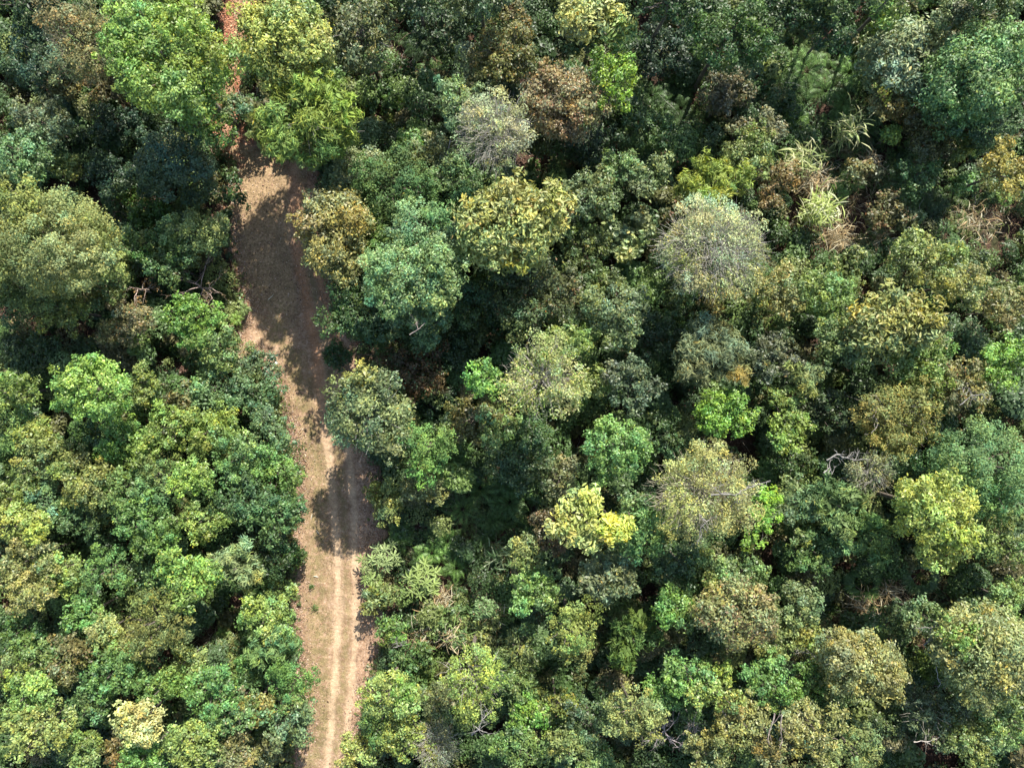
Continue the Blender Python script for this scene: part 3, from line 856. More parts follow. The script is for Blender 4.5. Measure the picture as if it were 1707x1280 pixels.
def track_grass():
    rng = np.random.default_rng(6)
    b = Bag(); n = 26000
    y = rng.uniform(-19.5, 11.5, n); a, bb, r1, r2 = track_rows(y)
    w = rng.random(n)
    x = np.where(w < .74, a + .1 + (r1 - a - .25) * rng.random(n), np.where(w < .92, r1 + (r2 - r1) * np.clip(rng.normal(.5, .16, n), .2, .8), r2 + .3 + (bb - r2) * rng.random(n)))
    nz = np.sin(x * 3.1 + np.sin(y * 1.7) * 2) + np.sin(y * 2.3 + x) + rng.normal(0, .8, n)
    k = nz > .0
    x, y = x[k], y[k]; n = len(x)
    P0 = np.stack([x, y, np.full(n, .02)], 1)
    ang = rng.uniform(0, 6.28, n)
    T = norm(np.stack([np.cos(ang), np.sin(ang), rng.uniform(.2, 1.2, n)], 1))
    L = rng.uniform(.04, .11, n)
    pal = np.array([(.30, .24, .11), (.20, .20, .075), (.42, .34, .19), (.13, .15, .05), (.5, .42, .27)])
    C = pal[rng.choice(5, n, p=[.3, .2, .25, .1, .15])] * rng.uniform(.7, 1.2, n)[:, None]
    b.add(*leaf_quads(P0 + T * L[:, None] * .5, norm(rng.normal(size=(n, 3)) + np.array([0, 0, 1.])), L, np.full(n, .016), C, rng, T))
    tag(b.link('track_grass', M_DRY), 'short dry yellowish grass growing between and beside the wheel ruts', 'grass', kind='stuff')
# ---------------------------------------------------------------- the forest, tree by tree
# kind, x, y, rx, ry (photo pixels), height m, apparent colour (shaded crowns are coloured darker), label, options
GREY = woodcol((200, 192, 178), .6)
TWG = (140, .55, .009, woodcol((212, 206, 190), .62))
TWL = (26, .5, .008, woodcol((185, 175, 155), .55))
O = (205, 150, 70)
FOREST = [
 # ---- top left
 ('b', 40, 75, 62, 55, 5.2, (78, 112, 88), 'dark bluish green tree in the top left corner of the forest'),
 ('f', 122, 62, 48, 68, 7.0, (160, 150, 112), 'greyish brown fine leaved tree left of the big bright green tree', dict(acc=(190, 130, 90, .12), twig=TWL)),
 ('s', 95, 132, 24, 20, 3.2, (165, 140, 90), 'small tan bush below the greyish brown tree near the top left'),
 ('s', 165, 140, 22, 26, 3.0, (120, 100, 62), 'small rusty shaded bush tucked beside the big bright green tree', dict(acc=(185, 110, 60, .3))),
 ('b', 272, 92, 92, 92, 9.2, (150, 185, 78), 'largest bright green tree with billowing crown left of the track top', dict(lobes=[(-55, -45, 46, -.1, (150, 198, 100)), (40, -55, 48, .1, (160, 190, 75)), (75, 0, 36, -.5, (165, 185, 75)), (-62, 38, 36, -.6, (158, 195, 85)), (35, 75, 48, -1.6, (120, 160, 60)), (62, 105, 34, -2.4, (105, 150, 60))])),  # lower lobes coloured darker for the shaded side of the crown
 ('g', 60, 200, 40, 38, 5.0, (135, 150, 115), 'small grey green tree with scattered glossy leaves near the left edge'),
 ('b', 14, 252, 52, 48, 5.4, (125, 170, 118), 'mint green tree at the left edge above the pale green giant'),
 ('s', 103, 275, 24, 20, 3.2, (145, 165, 88), 'small yellowish green bush beside the dark gap in the upper left', dict()),
 ('g', 285, 272, 60, 58, 4.6, (98, 125, 98), 'dark blue green tree shaded beneath the largest bright green tree', dict(lobes=[(40, -40, 30, .2, (70, 110, 80))])),  # shade of the giant above is put into the dark leaf colours
 ('b', 178, 285, 38, 34, 3.6, (70, 105, 82), 'very dark small tree left of the dark blue green tree'),
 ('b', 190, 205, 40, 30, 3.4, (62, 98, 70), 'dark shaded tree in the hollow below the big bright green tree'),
 ('s', 235, 345, 34, 34, 2.8, (92, 135, 52), 'dark moss green bush above the two tone green tree by the track'),
 ('b', 315, 388, 58, 40, 4.4, (150, 172, 108), 'small pale green tree with layered leaves left of the track', dict(lobes=[(-30, 20, 25, -.5, (120, 155, 80))])),
 ('b', 240, 402, 38, 28, 3.6, (105, 145, 85), 'dull green tree between the pale green giant and the layered small tree'),
 ('s', 383, 178, 26, 20, 2.6, (125, 155, 115), 'pale grey green shrub on the reddish trail near the top'),
 ('s', 388, 312, 22, 26, 2.0, (85, 120, 70), 'small dark shrub hugging the upper left edge of the track'),
 ('f', 62, 400, 96, 84, 8.2, (158, 168, 112), 'huge pale olive green tree with smooth crown at the left edge', dict(lobes=[(-30, -60, 50, -.2, (170, 180, 95)), (75, -10, 42, -1., (150, 165, 88)), (95, 35, 34, -1.6, (165, 178, 105))])),
 ('f', 40, 478, 70, 52, 5.2, (125, 142, 85), 'darker olive tree directly below the huge pale tree at the left edge'),
 ('b', 98, 515, 46, 34, 5.0, (138, 148, 70), 'mustard olive tree left of the bare twigs', dict(acc=(185, 160, 70, .12))),
 ('b', 160, 468, 42, 36, 4.4, (140, 158, 92), 'light olive tree between the huge pale tree and the bare twigs'),
 ('b', 275, 440, 40, 26, 3.8, (105, 140, 85), 'dark green low tree above the reddish bare twigs'),
 ('s', 5, 470, 20, 34, 4.0, (130, 165, 95), 'narrow light green bush touching the left edge below the giant'),
 # ---- top, track side
 ('g', 465, 62, 80, 66, 8.0, (182, 192, 98), 'large yellow green tree right of the reddish trail at the top', dict(lobes=[(-45, -30, 36, -.3, (175, 185, 98)), (48, 20, 34, -.4, (185, 192, 95)), (10, -45, 40, 0, (188, 195, 105)), (-20, 50, 32, -1, (165, 178, 88))])),
 ('p', 500, 192, 92, 60, 7.6, (148, 178, 88), 'wide feathery yellow green tree overhanging the head of the track', dict(lobes=[(62, -8, 40, -.2, (170, 200, 70)), (-60, 20, 40, -.8, (140, 150, 85)), (20, -42, 34, 0, (170, 195, 75)), (0, 45, 40, -1., (150, 155, 92))], bare=14)),
 ('g', 600, 55, 60, 60, 6.6, (122, 132, 98), 'dark grey green tree with bare branch tips near the top edge', dict(bare=12, acc=(180, 150, 80, .08))),
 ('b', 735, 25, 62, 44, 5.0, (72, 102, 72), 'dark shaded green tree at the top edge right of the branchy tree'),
 ('s', 668, 130, 26, 26, 2.2, (58, 105, 58), 'dark leafy shrub in the shaded opening below the branchy tree'),
 ('b', 848, 62, 52, 62, 6.4, (135, 132, 82), 'olive brown tree speckled orange left of the top edge yellow crown', dict(acc=(190, 130, 75, .15))),
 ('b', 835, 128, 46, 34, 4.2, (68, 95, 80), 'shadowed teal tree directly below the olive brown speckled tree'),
 ('g', 782, 102, 30, 26, 5.4, (158, 165, 118), 'small pale grey green crown between two dark upper trees'),
 ('s', 640, 165, 26, 24, 2.4, (72, 115, 55), 'low dark green shrub left of the bare spreading shrub'),
 ('b', 765, 165, 42, 40, 6.2, (138, 165, 112), 'pale green tree leaning against the silvery twiggy crown', dict(lobes=[(-18, -20, 22, .1, (140, 175, 120))])),
 ('w', 822, 215, 54, 56, 8.0, (212, 216, 175), 'small silvery twiggy dome right of the pale green tree', dict(twig=TWG, lobes=[(-35, 5, 34, -.6, (150, 170, 115))])),
 ('s', 678, 236, 20, 15, 3.0, (95, 175, 88), 'small vivid green bush below the bare spreading shrub'),
 ('b', 715, 255, 36, 30, 4.0, (145, 150, 105), 'small olive grey tree right of the vivid green little bush'),
 ('f', 655, 302, 62, 60, 5.4, (105, 142, 88), 'smooth mid green rounded tree right of the head of the track'),
 ('g', 592, 272, 48, 38, 4.6, (160, 170, 132), 'pale grey green tree beside the track just below the feathery tree', dict(lobes=[(-25, 28, 26, -.3, (145, 165, 125))])),
 ('b', 752, 298, 42, 32, 4.8, (132, 170, 112), 'light green tree between the smooth rounded tree and twiggy dome'),
 ('b', 800, 300, 36, 28, 4.0, (100, 140, 92), 'dull green tree just above the big yellow large leaved tree'),
 # ---- middle left of centre
 ('g', 555, 385, 62, 70, 6.2, (172, 162, 108), 'mixed green and yellow orange tree on the right edge of the track', dict(acc=(200, 165, 80, .3), lobes=[(-28, -35, 34, -.2, (175, 182, 150)), (30, -15, 30, .1, (185, 150, 75)), (-25, 42, 30, -.6, (120, 140, 100))])),
 ('b', 622, 385, 30, 34, 4.8, (112, 148, 70), 'small dark green crown wedged beside the yellow orange tree'),
 ('f', 702, 368, 52, 44, 7.2, (150, 195, 148), 'pale bluish mint tree left of the big yellow large leaved tree', dict(lobes=[(30, -10, 28, 0, (125, 180, 118))])),
 ('b', 682, 455, 82, 62, 8.0, (145, 182, 125), 'big bright grey green tree with lumpy crown left of centre', dict(lobes=[(-45, -10, 38, 0, (140, 185, 125)), (40, -25, 40, .1, (140, 178, 120)), (48, 35, 36, -.5, (160, 185, 115)), (0, 60, 40, -1.3, (120, 155, 110))])),
 ('b', 700, 540, 52, 36, 5.2, (118, 155, 112), 'smaller greyish tree at the foot of the big grey green tree'),
 ('b', 598, 520, 66, 58, 5.4, (50, 122, 72), 'deep emerald green tree beside the track in shade', dict(lobes=[(-30, -28, 30, 0, (42, 110, 55)), (30, 25, 34, -.2, (60, 125, 85))])),
 ('l', 855, 368, 88, 62, 8.0, (188, 194, 118), 'big yellow large leaved tree at upper centre', dict(acc=(215, 150, 95, .03), lobes=[(-55, -10, 46, -.2, (175, 178, 105)), (50, -12, 48, 0, (198, 192, 115)), (0, 45, 40, -.8, (185, 188, 80)), (5, -40, 40, 0, (188, 178, 112))])),
 ('b', 885, 485, 78, 62, 5.6, (112, 125, 82), 'dull dark olive tree dotted red below the yellow large leaved tree', dict(acc=(190, 110, 70, .05))),
 ('b', 800, 500, 46, 44, 4.6, (80, 118, 78), 'dark green tree between the lumpy grey green and dull olive trees'),
 ('b', 688, 616, 58, 44, 4.4, (140, 92, 66), 'rusty brown tree below the big grey green tree', dict(acc=(95, 130, 90, .25))),
 ('s', 560, 590, 22, 18, 1.6, (85, 125, 75), 'dark bush at the track side above the tree with pale limbs'),
 ('g', 612, 695, 66, 72, 6.2, (138, 155, 108), 'round grey olive tree with visible pale limbs by the track', dict(bare=24, lobes=[(-38, -45, 32, -.4, (150, 165, 108)), (-5, -70, 24, 0, (195, 190, 105))])),
 ('f', 712, 750, 40, 48, 5.4, (138, 185, 95), 'bright mid green dome right of the grey olive limbed tree'),
 ('b', 785, 698, 42, 36, 5.0, (138, 122, 72), 'small golden brown tree left of the speckled pale dome'),
 ('b', 812, 632, 30, 28, 6.8, (132, 192, 92), 'small bright green crown attached left of the speckled pale dome'),
 ('w', 902, 632, 64, 66, 9.0, (208, 212, 150), 'speckled pale round dome near the centre of the forest', dict(twig=(26, .4, .007, GREY), acc=(150, 190, 85, .3))),
 ('b', 832, 712, 34, 30, 5.0, (135, 172, 98), 'light green tree below the small golden brown tree'),
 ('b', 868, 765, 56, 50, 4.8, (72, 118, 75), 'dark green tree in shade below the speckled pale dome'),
 ('s', 725, 678, 40, 28, 2.8, (62, 105, 78), 'dark teal shrub between rusty brown tree and bright dome'),
 ('b', 765, 575, 40, 34, 3.6, (70, 108, 68), 'dark green tree right of the rusty brown tree'),
 ('b', 640, 838, 36, 30, 3.0, (158, 172, 98), 'small light green bushy tree right of the shaded track'),
 ('b', 702, 812, 36, 32, 3.4, (150, 152, 102), 'olive bushy tree below the bright mid green dome'),
 # ---- top centre and right
 ('l', 998, 14, 64, 36, 7.2, (198, 196, 122), 'yellowish large leaved crown cut by the top edge', dict(lobes=[(35, 25, 26, -.6, (150, 175, 90)), (-20, 22, 30, -1.2, (110, 135, 85))])),
 ('b', 940, 158, 72, 58, 6.6, (190, 158, 150), 'pinkish brown tree with reddish leaves in the upper centre', dict(acc=(215, 125, 125, .2), twig=TWL, lobes=[(-40, 0, 34, -.6, (150, 120, 95)), (5, 40, 28, -.6, (180, 130, 110))])),
 ('b', 1028, 128, 34, 48, 6.8, (152, 195, 52), 'vivid lime green crown joined to the pinkish brown tree', dict(lobes=[(-28, -28, 22, -.2, (110, 165, 50))])),
 ('b', 895, 222, 36, 34, 4.4, (92, 102, 52), 'dark olive tree under the left of the pinkish brown tree'),  # dark leaf colour includes the shade under the neighbouring crown
 ('b', 985, 235, 52, 34, 3.8, (65, 95, 82), 'dark teal low tree below the pinkish brown tree'),
 ('b', 1222, 48, 66, 52, 7.2, (55, 118, 58), 'deep green tree with layered sprays at the top edge', dict(lobes=[(30, -20, 34, 0, (60, 130, 60))])),
 ('g', 1215, 150, 46, 36, 4.2, (118, 108, 98), 'purplish brown dull tree below the deep green layered tree', dict(acc=(170, 130, 110, .2))),
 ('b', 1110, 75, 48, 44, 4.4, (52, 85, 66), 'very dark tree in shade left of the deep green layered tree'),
 ('b', 1085, 215, 44, 38, 3.8, (92, 128, 70), 'dark green tree left of the dim fern patch in upper centre'),
 ('s', 1140, 225, 36, 26, 2.4, (80, 120, 68), 'low dark shrub in the middle of the dim upper fern patch'),
 ('s', 1240, 210, 20, 14, 3.0, (180, 155, 115), 'small tan tuft of a bush below the purplish brown tree'),
 ('b', 1252, 248, 46, 40, 4.2, (148, 165, 98), 'light green tree with a pale stem left of the dry bamboo'),
 ('p', 1195, 302, 60, 42, 5.8, (175, 195, 85), 'spiky yellow green tree above the large grey twiggy dome'),
 ('b', 985, 322, 46, 44, 5.4, (138, 155, 108), 'grey olive tree right of the big yellow large leaved tree'),
 ('b', 1032, 278, 30, 24, 4.6, (130, 165, 100), 'small green crown above the grey olive tree'),
 ('g', 1082, 290, 36, 34, 4.8, (128, 155, 108), 'small grey green tree left of the spiky yellow green tree'),
 ('q', 1050, 392, 42, 40, 3.8, (158, 178, 138), 'round pale leaved shrub left of the large grey twiggy dome'),
 ('b', 975, 405, 40, 40, 4.6, (118, 140, 85), 'olive green tree right below the yellow large leaved tree'),
 ('s', 1118, 352, 26, 26, 2.8, (125, 120, 75), 'low reddish olive bush left of the spiky tree', dict(acc=(180, 90, 70, .15))),
 ('w', 1195, 412, 86, 70, 7.6, (212, 214, 178), 'largest grey twiggy dome in the upper right centre', dict(twig=(130, .6, .010, woodcol((215, 208, 195), .64)), lobes=[(-50, 15, 42, -.5, (160, 172, 105)), (70, 22, 36, -.6, (175, 170, 118))])),
 ('s', 1195, 495, 30, 22, 3.4, (165, 150, 88), 'small yellowish orange bush below the largest grey twiggy dome', dict(acc=(215, 150, 80, .25))),
 # ---- top right
 ('l', 1518, 88, 66, 60, 4.4, (158, 172, 138), 'pale sage green large leaved tree in the upper right', dict(lobes=[(-45, -55, 30, .1, (140, 180, 82))])),
 ('g', 1648, 115, 78, 78, 6.4, (122, 168, 108), 'big glossy green tree near the top right corner', dict(lobes=[(30, -40, 44, 0, (130, 175, 115)), (-30, 50, 48, -1.4, (95, 140, 95)), (35, 75, 48, -2., (80, 130, 92))])),
 ('b', 1500, 160, 52, 28, 3.4, (178, 155, 98), 'tan coloured crown below the pale sage large leaved tree', dict(acc=(190, 135, 85, .2), lobes=[(-30, -5, 20, .2, (165, 180, 80))])),
 ('b', 1562, 212, 44, 42, 3.8, (132, 120, 80), 'dull brown olive tree left of the big glossy green tree'),
 ('s', 1612, 242, 22, 20, 3.6, (135, 152, 62), 'small mossy yellow bush below the big glossy green tree'),
 ('b', 1535, 290, 34, 32, 3.2, (78, 138, 78), 'small rounded green tree standing alone in the shady upper right'),
 ('b', 1692, 278, 36, 46, 5.4, (192, 172, 90), 'golden yellow crown at the right edge', dict(acc=(220, 180, 90, .25))),
 ('s', 1485, 225, 12, 11, 2.2, (150, 190, 92), 'tiny bright green bush right of the tall ferns'),
 ('s', 1610, 305, 18, 14, 2.0, (115, 165, 92), 'tiny green bush right of the lone small rounded tree'),
 ('b', 1300, 25, 42, 38, 4.8, (70, 108, 66), 'dark green crown at the top edge right of the layered tree'),
 ('b', 1385, 48, 46, 38, 4.6, (75, 112, 70), 'dark tree above the tall dim ferns in the upper right'),
 ('g', 1590, 22, 30, 20, 4.8, (135, 145, 110), 'greyish crown cut by the top edge above the dark gap'),
 ('b', 1300, 300, 36, 38, 3.8, (172, 138, 98), 'pinkish tan tree left of the bright bamboo tufts', dict(acc=(190, 120, 80, .25))),
 ('s', 1290, 205, 20, 24, 2.8, (155, 150, 120), 'small pale bush left of the upper bamboo stalks'),
 ('s', 1488, 355, 40, 32, 2.8, (142, 132, 92), 'reddish olive shrub in the dry patch on the upper right', dict(acc=(185, 115, 95, .25))),
 ('s', 1440, 285, 26, 22, 2.2, (150, 145, 105), 'small dry looking bush above the reddish olive shrub'),
 ('b', 1548, 428, 62, 40, 5.2, (158, 170, 98), 'wide light olive tree above the yellow large leaved tree on the right'),
 ('s', 1425, 445, 36, 30, 3.4, (140, 155, 88), 'olive bush at the left foot of the wide light olive tree'),
 # ---- left middle
 ('b', 205, 545, 42, 36, 4.4, (170, 152, 115), 'pinkish beige tree below the bare crooked twigs', dict(acc=(195, 130, 95, .15))),
 ('b', 300, 532, 54, 36, 4.6, (125, 178, 78), 'fresh green bushy tree below the reddish bare twigs'),
 ('b', 352, 578, 42, 40, 4.2, (145, 168, 98), 'light green tree beside the soil bank left of the track'),
 ('b', 145, 652, 56, 52, 6.6, (155, 195, 88), 'bright yellow green round tree standing out on the left', dict(lobes=[(-20, -15, 32, .2, (160, 200, 92)), (25, 25, 30, -.5, (120, 165, 72))])),
 ('b', 12, 652, 42, 40, 5.0, (135, 160, 76), 'olive green tree at the left edge beside the bright round tree'),
 ('b', 62, 590, 44, 30, 3.4, (60, 98, 58), 'dark green low tree above the bright yellow green round tree'),
 ('b', 232, 640, 28, 28, 3.8, (140, 158, 82), 'small olive tree right of the bright yellow green round tree'),
 ('s', 290, 660, 24, 24, 3.2, (150, 135, 95), 'brownish little bush right of the small olive tree', dict(acc=(200, 140, 80, .15))),
 ('b', 352, 645, 46, 38, 3.8, (125, 158, 108), 'grey green tree above the wide yellow green canopy on the left'),
 ('g', 428, 608, 32, 26, 2.4, (115, 138, 105), 'dark glossy shrub on the soil bank at the track edge', dict(cat='shrub')),
 ('g', 425, 662, 40, 34, 3.0, (112, 145, 100), 'glossy dark green bushy tree where the track bends', dict()),
 ('b', 205, 735, 44, 38, 4.4, (140, 178, 78), 'bright green tree below right of the bright round tree'),
 ('b', 145, 738, 42, 34, 3.8, (75, 125, 72), 'dark green tree in the shadow of the bright round tree'),
 ('b', 272, 715, 46, 40, 4.6, (155, 175, 82), 'yellowish green tree in the middle of the left canopy'),
 ('b', 342, 715, 48, 36, 4.8, (160, 182, 85), 'bright yellowish tree left of the glossy bushy tree'),
 ('b', 385, 765, 46, 46, 5.0, (135, 175, 102), 'pale green domed tree left of the narrow part of the track'),
 ('b', 450, 722, 38, 38, 4.0, (125, 155, 110), 'grey green tree at the left track edge below the bend'),
 ('b', 462, 788, 38, 40, 4.2, (122, 168, 85), 'fresh green tree at the left track edge opposite the limbed tree'),
 ('g', 32, 720, 34, 28, 4.4, (165, 180, 92), 'pale yellowish small crown at the left edge below the olive tree'),
 ('b', 68, 765, 48, 36, 4.6, (155, 162, 95), 'pale olive tree below left of the bright round tree'),
 ('b', 128, 800, 52, 40, 5.0, (160, 160, 90), 'khaki tree in the left canopy below the shadow gap'),
 ('b', 205, 815, 48, 42, 5.0, (130, 160, 88), 'mid green tree right of the khaki tree on the left'),
 ('f', 262, 800, 40, 38, 4.8, (135, 158, 102), 'greyish green dome between mid green and lime trees'),
 ('b', 312, 795, 36, 30, 5.2, (170, 198, 85), 'lime green bright crown in the left canopy'),
 ('f', 68, 835, 26, 26, 4.2, (135, 175, 128), 'tiny pale mint crown near the left edge'),
 ('b', 18, 832, 34, 34, 4.2, (145, 158, 78), 'olive crown touching the left edge beside the tiny mint crown'),
 ('b', 400, 838, 52, 44, 4.8, (78, 125, 78), 'dark shaded green tree left of the track below the pale dome'),
 ('b', 462, 862, 38, 40, 4.6, (92, 140, 82), 'dark green tree against the left side of the shaded track'),
 # ---- bottom left
 ('b', 28, 878, 44, 40, 5.0, (182, 190, 95), 'pale lemon green tree at the left edge of the lower forest', dict(lobes=[(35, 8, 16, .1, (200, 210, 80))])),
 ('b', 125, 865, 40, 32, 4.2, (120, 148, 90), 'dull green tree right of the pale lemon tree'),
 ('b', 232, 878, 56, 44, 5.2, (115, 160, 84), 'leafy mid green tree above the deep shadow in the left canopy'),
 ('b', 332, 872, 42, 32, 4.6, (168, 188, 95), 'light lime tree right of the leafy mid green tree'),
 ('b', 45, 932, 44, 34, 4.8, (172, 168, 108), 'beige green crown near the left edge below the lemon tree', dict(acc=(210, 190, 140, .15))),
 ('b', 38, 988, 44, 36, 5.0, (190, 180, 110), 'straw yellow crown at the left edge of the lower forest', dict(acc=(225, 195, 130, .2))),
 ('b', 92, 955, 38, 34, 4.6, (168, 188, 90), 'yellow green crown between the straw and mint crowns'),
 ('f', 165, 955, 40, 40, 5.0, (125, 170, 100), 'mint green smooth dome in the lower left canopy'),
 ('b', 225, 968, 30, 28, 3.6, (125, 150, 95), 'small dull tree right of the smooth mint dome'),
 ('g', 312, 962, 50, 44, 5.4, (145, 188, 82), 'bright grass green tree left of the white drooping tree', dict(acc=(205, 205, 80, .12))),
 ('p', 392, 948, 42, 40, 4.8, (178, 185, 135), 'whitish drooping feathery tree left of the track'),
 ('b', 455, 928, 34, 32, 3.6, (62, 105, 58), 'dark green tree overhanging the left bank of the sunny track'),
 ('b', 135, 1030, 34, 28, 4.4, (130, 172, 85), 'fresh green small crown below the smooth mint dome'),
 ('b', 168, 1052, 26, 20, 4.6, (205, 200, 130), 'small cream flowering crown left of the olive round tree'),
 ('f', 252, 1045, 58, 50, 5.8, (150, 152, 92), 'olive khaki round tree in the lower left forest'),
 ('b', 205, 1088, 36, 20, 4.4, (205, 200, 125), 'pale cream patchy crown at the foot of the olive round tree'),
 ('b', 25, 1058, 38, 34, 4.0, (92, 128, 68), 'dark green crown at the left edge below the straw crown'),
 ('b', 50, 1108, 48, 38, 4.6, (140, 155, 85), 'dull yellow green tree at the lower left edge'),
 ('b', 112, 1098, 38, 34, 4.6, (148, 140, 92), 'brownish khaki tree left of the cream patchy crown', dict(acc=(170, 120, 80, .12))),
 ('b', 180, 1130, 48, 42, 5.2, (118, 158, 84), 'mid green tree below the cream patchy crown'),
 ('b', 305, 1105, 30, 26, 4.2, (178, 182, 98), 'pale yellowish crown left of the reddish soil opening'),
 ('b', 258, 1150, 34, 30, 4.6, (140, 172, 88), 'light green crown above the cream blossom tree'),
 ('b', 335, 1152, 52, 40, 5.0, (125, 172, 90), 'clear green tree below the reddish soil opening'),
 ('b', 35, 1165, 44, 36, 5.6, (155, 188, 98), 'pale fresh green tree at the left edge near the bottom'),
 ('b', 55, 1222, 54, 44, 6.0, (188, 190, 112), 'pale straw green large tree in the bottom left corner'),
 ('g', 226, 1206, 38, 32, 5.6, (228, 222, 155), 'cream coloured blossom tree in the lower left, palest of all'),
 ('b', 140, 1180, 36, 30, 4.6, (125, 152, 88), 'dull green crown left of the cream blossom tree'),
 ('b', 128, 1250, 36, 28, 4.6, (142, 160, 85), 'olive green crown at the bottom edge right of the corner tree'),
 ('s', 195, 1250, 22, 18, 3.6, (155, 115, 72), 'rusty brown bush below the cream blossom tree'),
 ('b', 240, 1265, 34, 24, 4.6, (80, 175, 78), 'saturated green crown at the bottom edge below the rusty bush'),
 ('b', 312, 1245, 50, 38, 5.4, (168, 182, 98), 'yellow olive tree at the bottom edge left of the track'),
 ('b', 385, 1185, 40, 40, 4.8, (125, 158, 98), 'greyish green tree above the mauve tinted bush', dict(acc=(170, 140, 120, .1))),
 ('b', 388, 1255, 36, 30, 4.4, (160, 150, 100), 'mauve beige tree at the bottom edge near the track', dict(acc=(190, 150, 130, .2))),
 ('b', 440, 1038, 44, 38, 4.4, (155, 180, 95), 'light yellow green tree left of the sunny wheel ruts'),
 ('p', 452, 1088, 44, 36, 4.6, (132, 162, 102), 'feathery grey green tree above the emerald track side tree'),
 ('s', 458, 990, 30, 24, 2.4, (150, 170, 92), 'leafy light bush at the left edge of the sunny track'),
 ('s', 490, 930, 13, 18, 1.2, (70, 120, 62), 'dark small plant growing at the left track edge'),
 ('f', 482, 1145, 38, 36, 4.8, (82, 168, 90), 'round emerald tree at the left track edge near the bottom'),
 ('g', 478, 1208, 42, 36, 4.8, (125, 148, 105), 'grey green leathery tree just below the emerald track side tree'),
 ('b', 428, 1180, 24, 26, 4.4, (198, 168, 92), 'small golden orange crown left of the leathery grey green tree', dict(acc=(220, 160, 70, .25))),
 ('s', 440, 1250, 26, 22, 3.0, (155, 145, 92), 'small olive brown bush at the bottom edge beside the track'),
 ('s', 408, 1120, 26, 22, 3.4, (112, 148, 85), 'dull green bush below the reddish soil opening near feathery tree'),
 # ---- right of the lower track
 ('s', 655, 1052, 28, 22, 2.2, (120, 165, 85), 'small green bush right of the sunny ruts'),
 ('s', 630, 1000, 26, 22, 1.8, (140, 158, 98), 'grey green low bush under the rosette shrubs'),
 ('s', 745, 1040, 36, 24, 2.4, (135, 160, 92), 'low leafy bush among the pale dry reeds'),
 ('s', 800, 1062, 40, 28, 2.6, (145, 160, 102), 'greyish bush right of the pale dry reeds'),
 ('s', 690, 1100, 36, 22, 2.4, (105, 145, 80), 'dark leafy bush below the small white snag by the track'),
 ('b', 645, 1165, 50, 42, 5.6, (172, 192, 102), 'pale green tree right of the lower track', dict(lobes=[(25, -15, 24, -.2, (130, 182, 75))])),
 ('b', 590, 1260, 32, 28, 3.8, (182, 190, 102), 'yellowish green bush overhanging the track at the bottom edge'),
 ('b', 682, 1240, 48, 38, 4.8, (155, 178, 84), 'green tree sprinkled with yellow at the bottom edge', dict(acc=(225, 205, 80, .15))),
 ('b', 722, 1180, 34, 34, 4.4, (135, 142, 95), 'dull olive grey tree between two pale green trees'),
 ('b', 630, 1215, 26, 26, 4.2, (130, 165, 82), 'small green crown between the pale tree and the bottom edge bush'),
 ('f', 788, 1135, 46, 44, 7.8, (178, 202, 98), 'pale lime dome with bleached bare limbs at its lower side', dict(lobes=[(5, 45, 42, -.4, (170, 192, 98)), (32, -12, 28, 0, (165, 198, 92))], bare=10, twig=(16, .6, .012, GREY))),
 ('w', 725, 1248, 30, 32, 4.6, (165, 162, 130), 'small grey twiggy dome at the bottom edge', dict(twig=TWG)),
 ('b', 868, 1258, 48, 32, 4.8, (120, 155, 85), 'mid green tree at the bottom edge right of the pale lime dome'),
 ('b', 862, 1150, 30, 32, 4.2, (118, 145, 85), 'dull green tree right of the pale lime dome'),
 # ---- centre and lower centre
 ('b', 1030, 518, 56, 50, 5.8, (132, 155, 118), 'grey green dome above the dark tree at the centre right', dict(acc=(180, 180, 80, .08))),
 ('b', 1088, 562, 46, 44, 4.2, (78, 110, 78), 'dark shaded tree below right of the grey green dome'),
 ('b', 948, 572, 34, 22, 5.0, (138, 168, 84), 'light green crown just above the speckled pale dome'),
 ('b', 1052, 645, 46, 42, 5.6, (108, 132, 105), 'dull slate green dome right of the speckled pale dome'),
 ('b', 988, 640, 26, 28, 4.4, (158, 172, 95), 'small yellowish leafy crown between two central domes'),
 ('p', 1190, 590, 64, 56, 6.2, (148, 160, 132), 'sage grey tree with star shaped leaves right of centre', dict(lobes=[(48, 38, 18, -.4, (205, 165, 95))])),
 ('b', 1215, 692, 48, 40, 5.8, (112, 198, 78), 'vivid green tree below the sage grey tree', dict(lobes=[(15, -30, 22, 0, (105, 190, 72)), (-22, 12, 26, -.1, (90, 185, 60))])),
 ('b', 1028, 745, 52, 48, 7.0, (105, 180, 98), 'rich emerald dome below the slate green dome', dict(lobes=[(-15, 35, 34, -.6, (98, 172, 92)), (25, 25, 34, -.4, (110, 175, 100))])),
 ('b', 1105, 725, 34, 34, 4.2, (85, 118, 68), 'dark olive crown right of the rich emerald dome'),
 ('b', 932, 800, 36, 40, 4.4, (148, 150, 108), 'dull beige green tree left of the rich emerald dome'),
 ('b', 1290, 600, 40, 38, 4.8, (122, 132, 112), 'slate grey tree right of the sage grey tree'),
 ('p', 1342, 625, 34, 26, 4.8, (165, 175, 118), 'drooping feathery pale branch like tree right of the slate tree'),
 ('b', 1320, 700, 32, 48, 4.8, (148, 182, 85), 'tall narrow yellow green crown right of the vivid green tree'),
 ('b', 998, 462, 38, 28, 4.2, (120, 142, 85), 'olive crown above the grey green dome'),
 ('s', 960, 520, 24, 30, 2.6, (110, 115, 75), 'low reddish brown shrub left of the grey green dome', dict(acc=(170, 100, 80, .2))),
 ('b', 1150, 520, 36, 30, 3.4, (75, 120, 66), 'dark green crown below the largest grey twiggy dome'),
 ('l', 965, 862, 44, 42, 7.2, (205, 215, 125), 'palest lemon large leaved tree below the emerald dome', dict(lobes=[(10, 38, 26, -.5, (195, 205, 130))])),
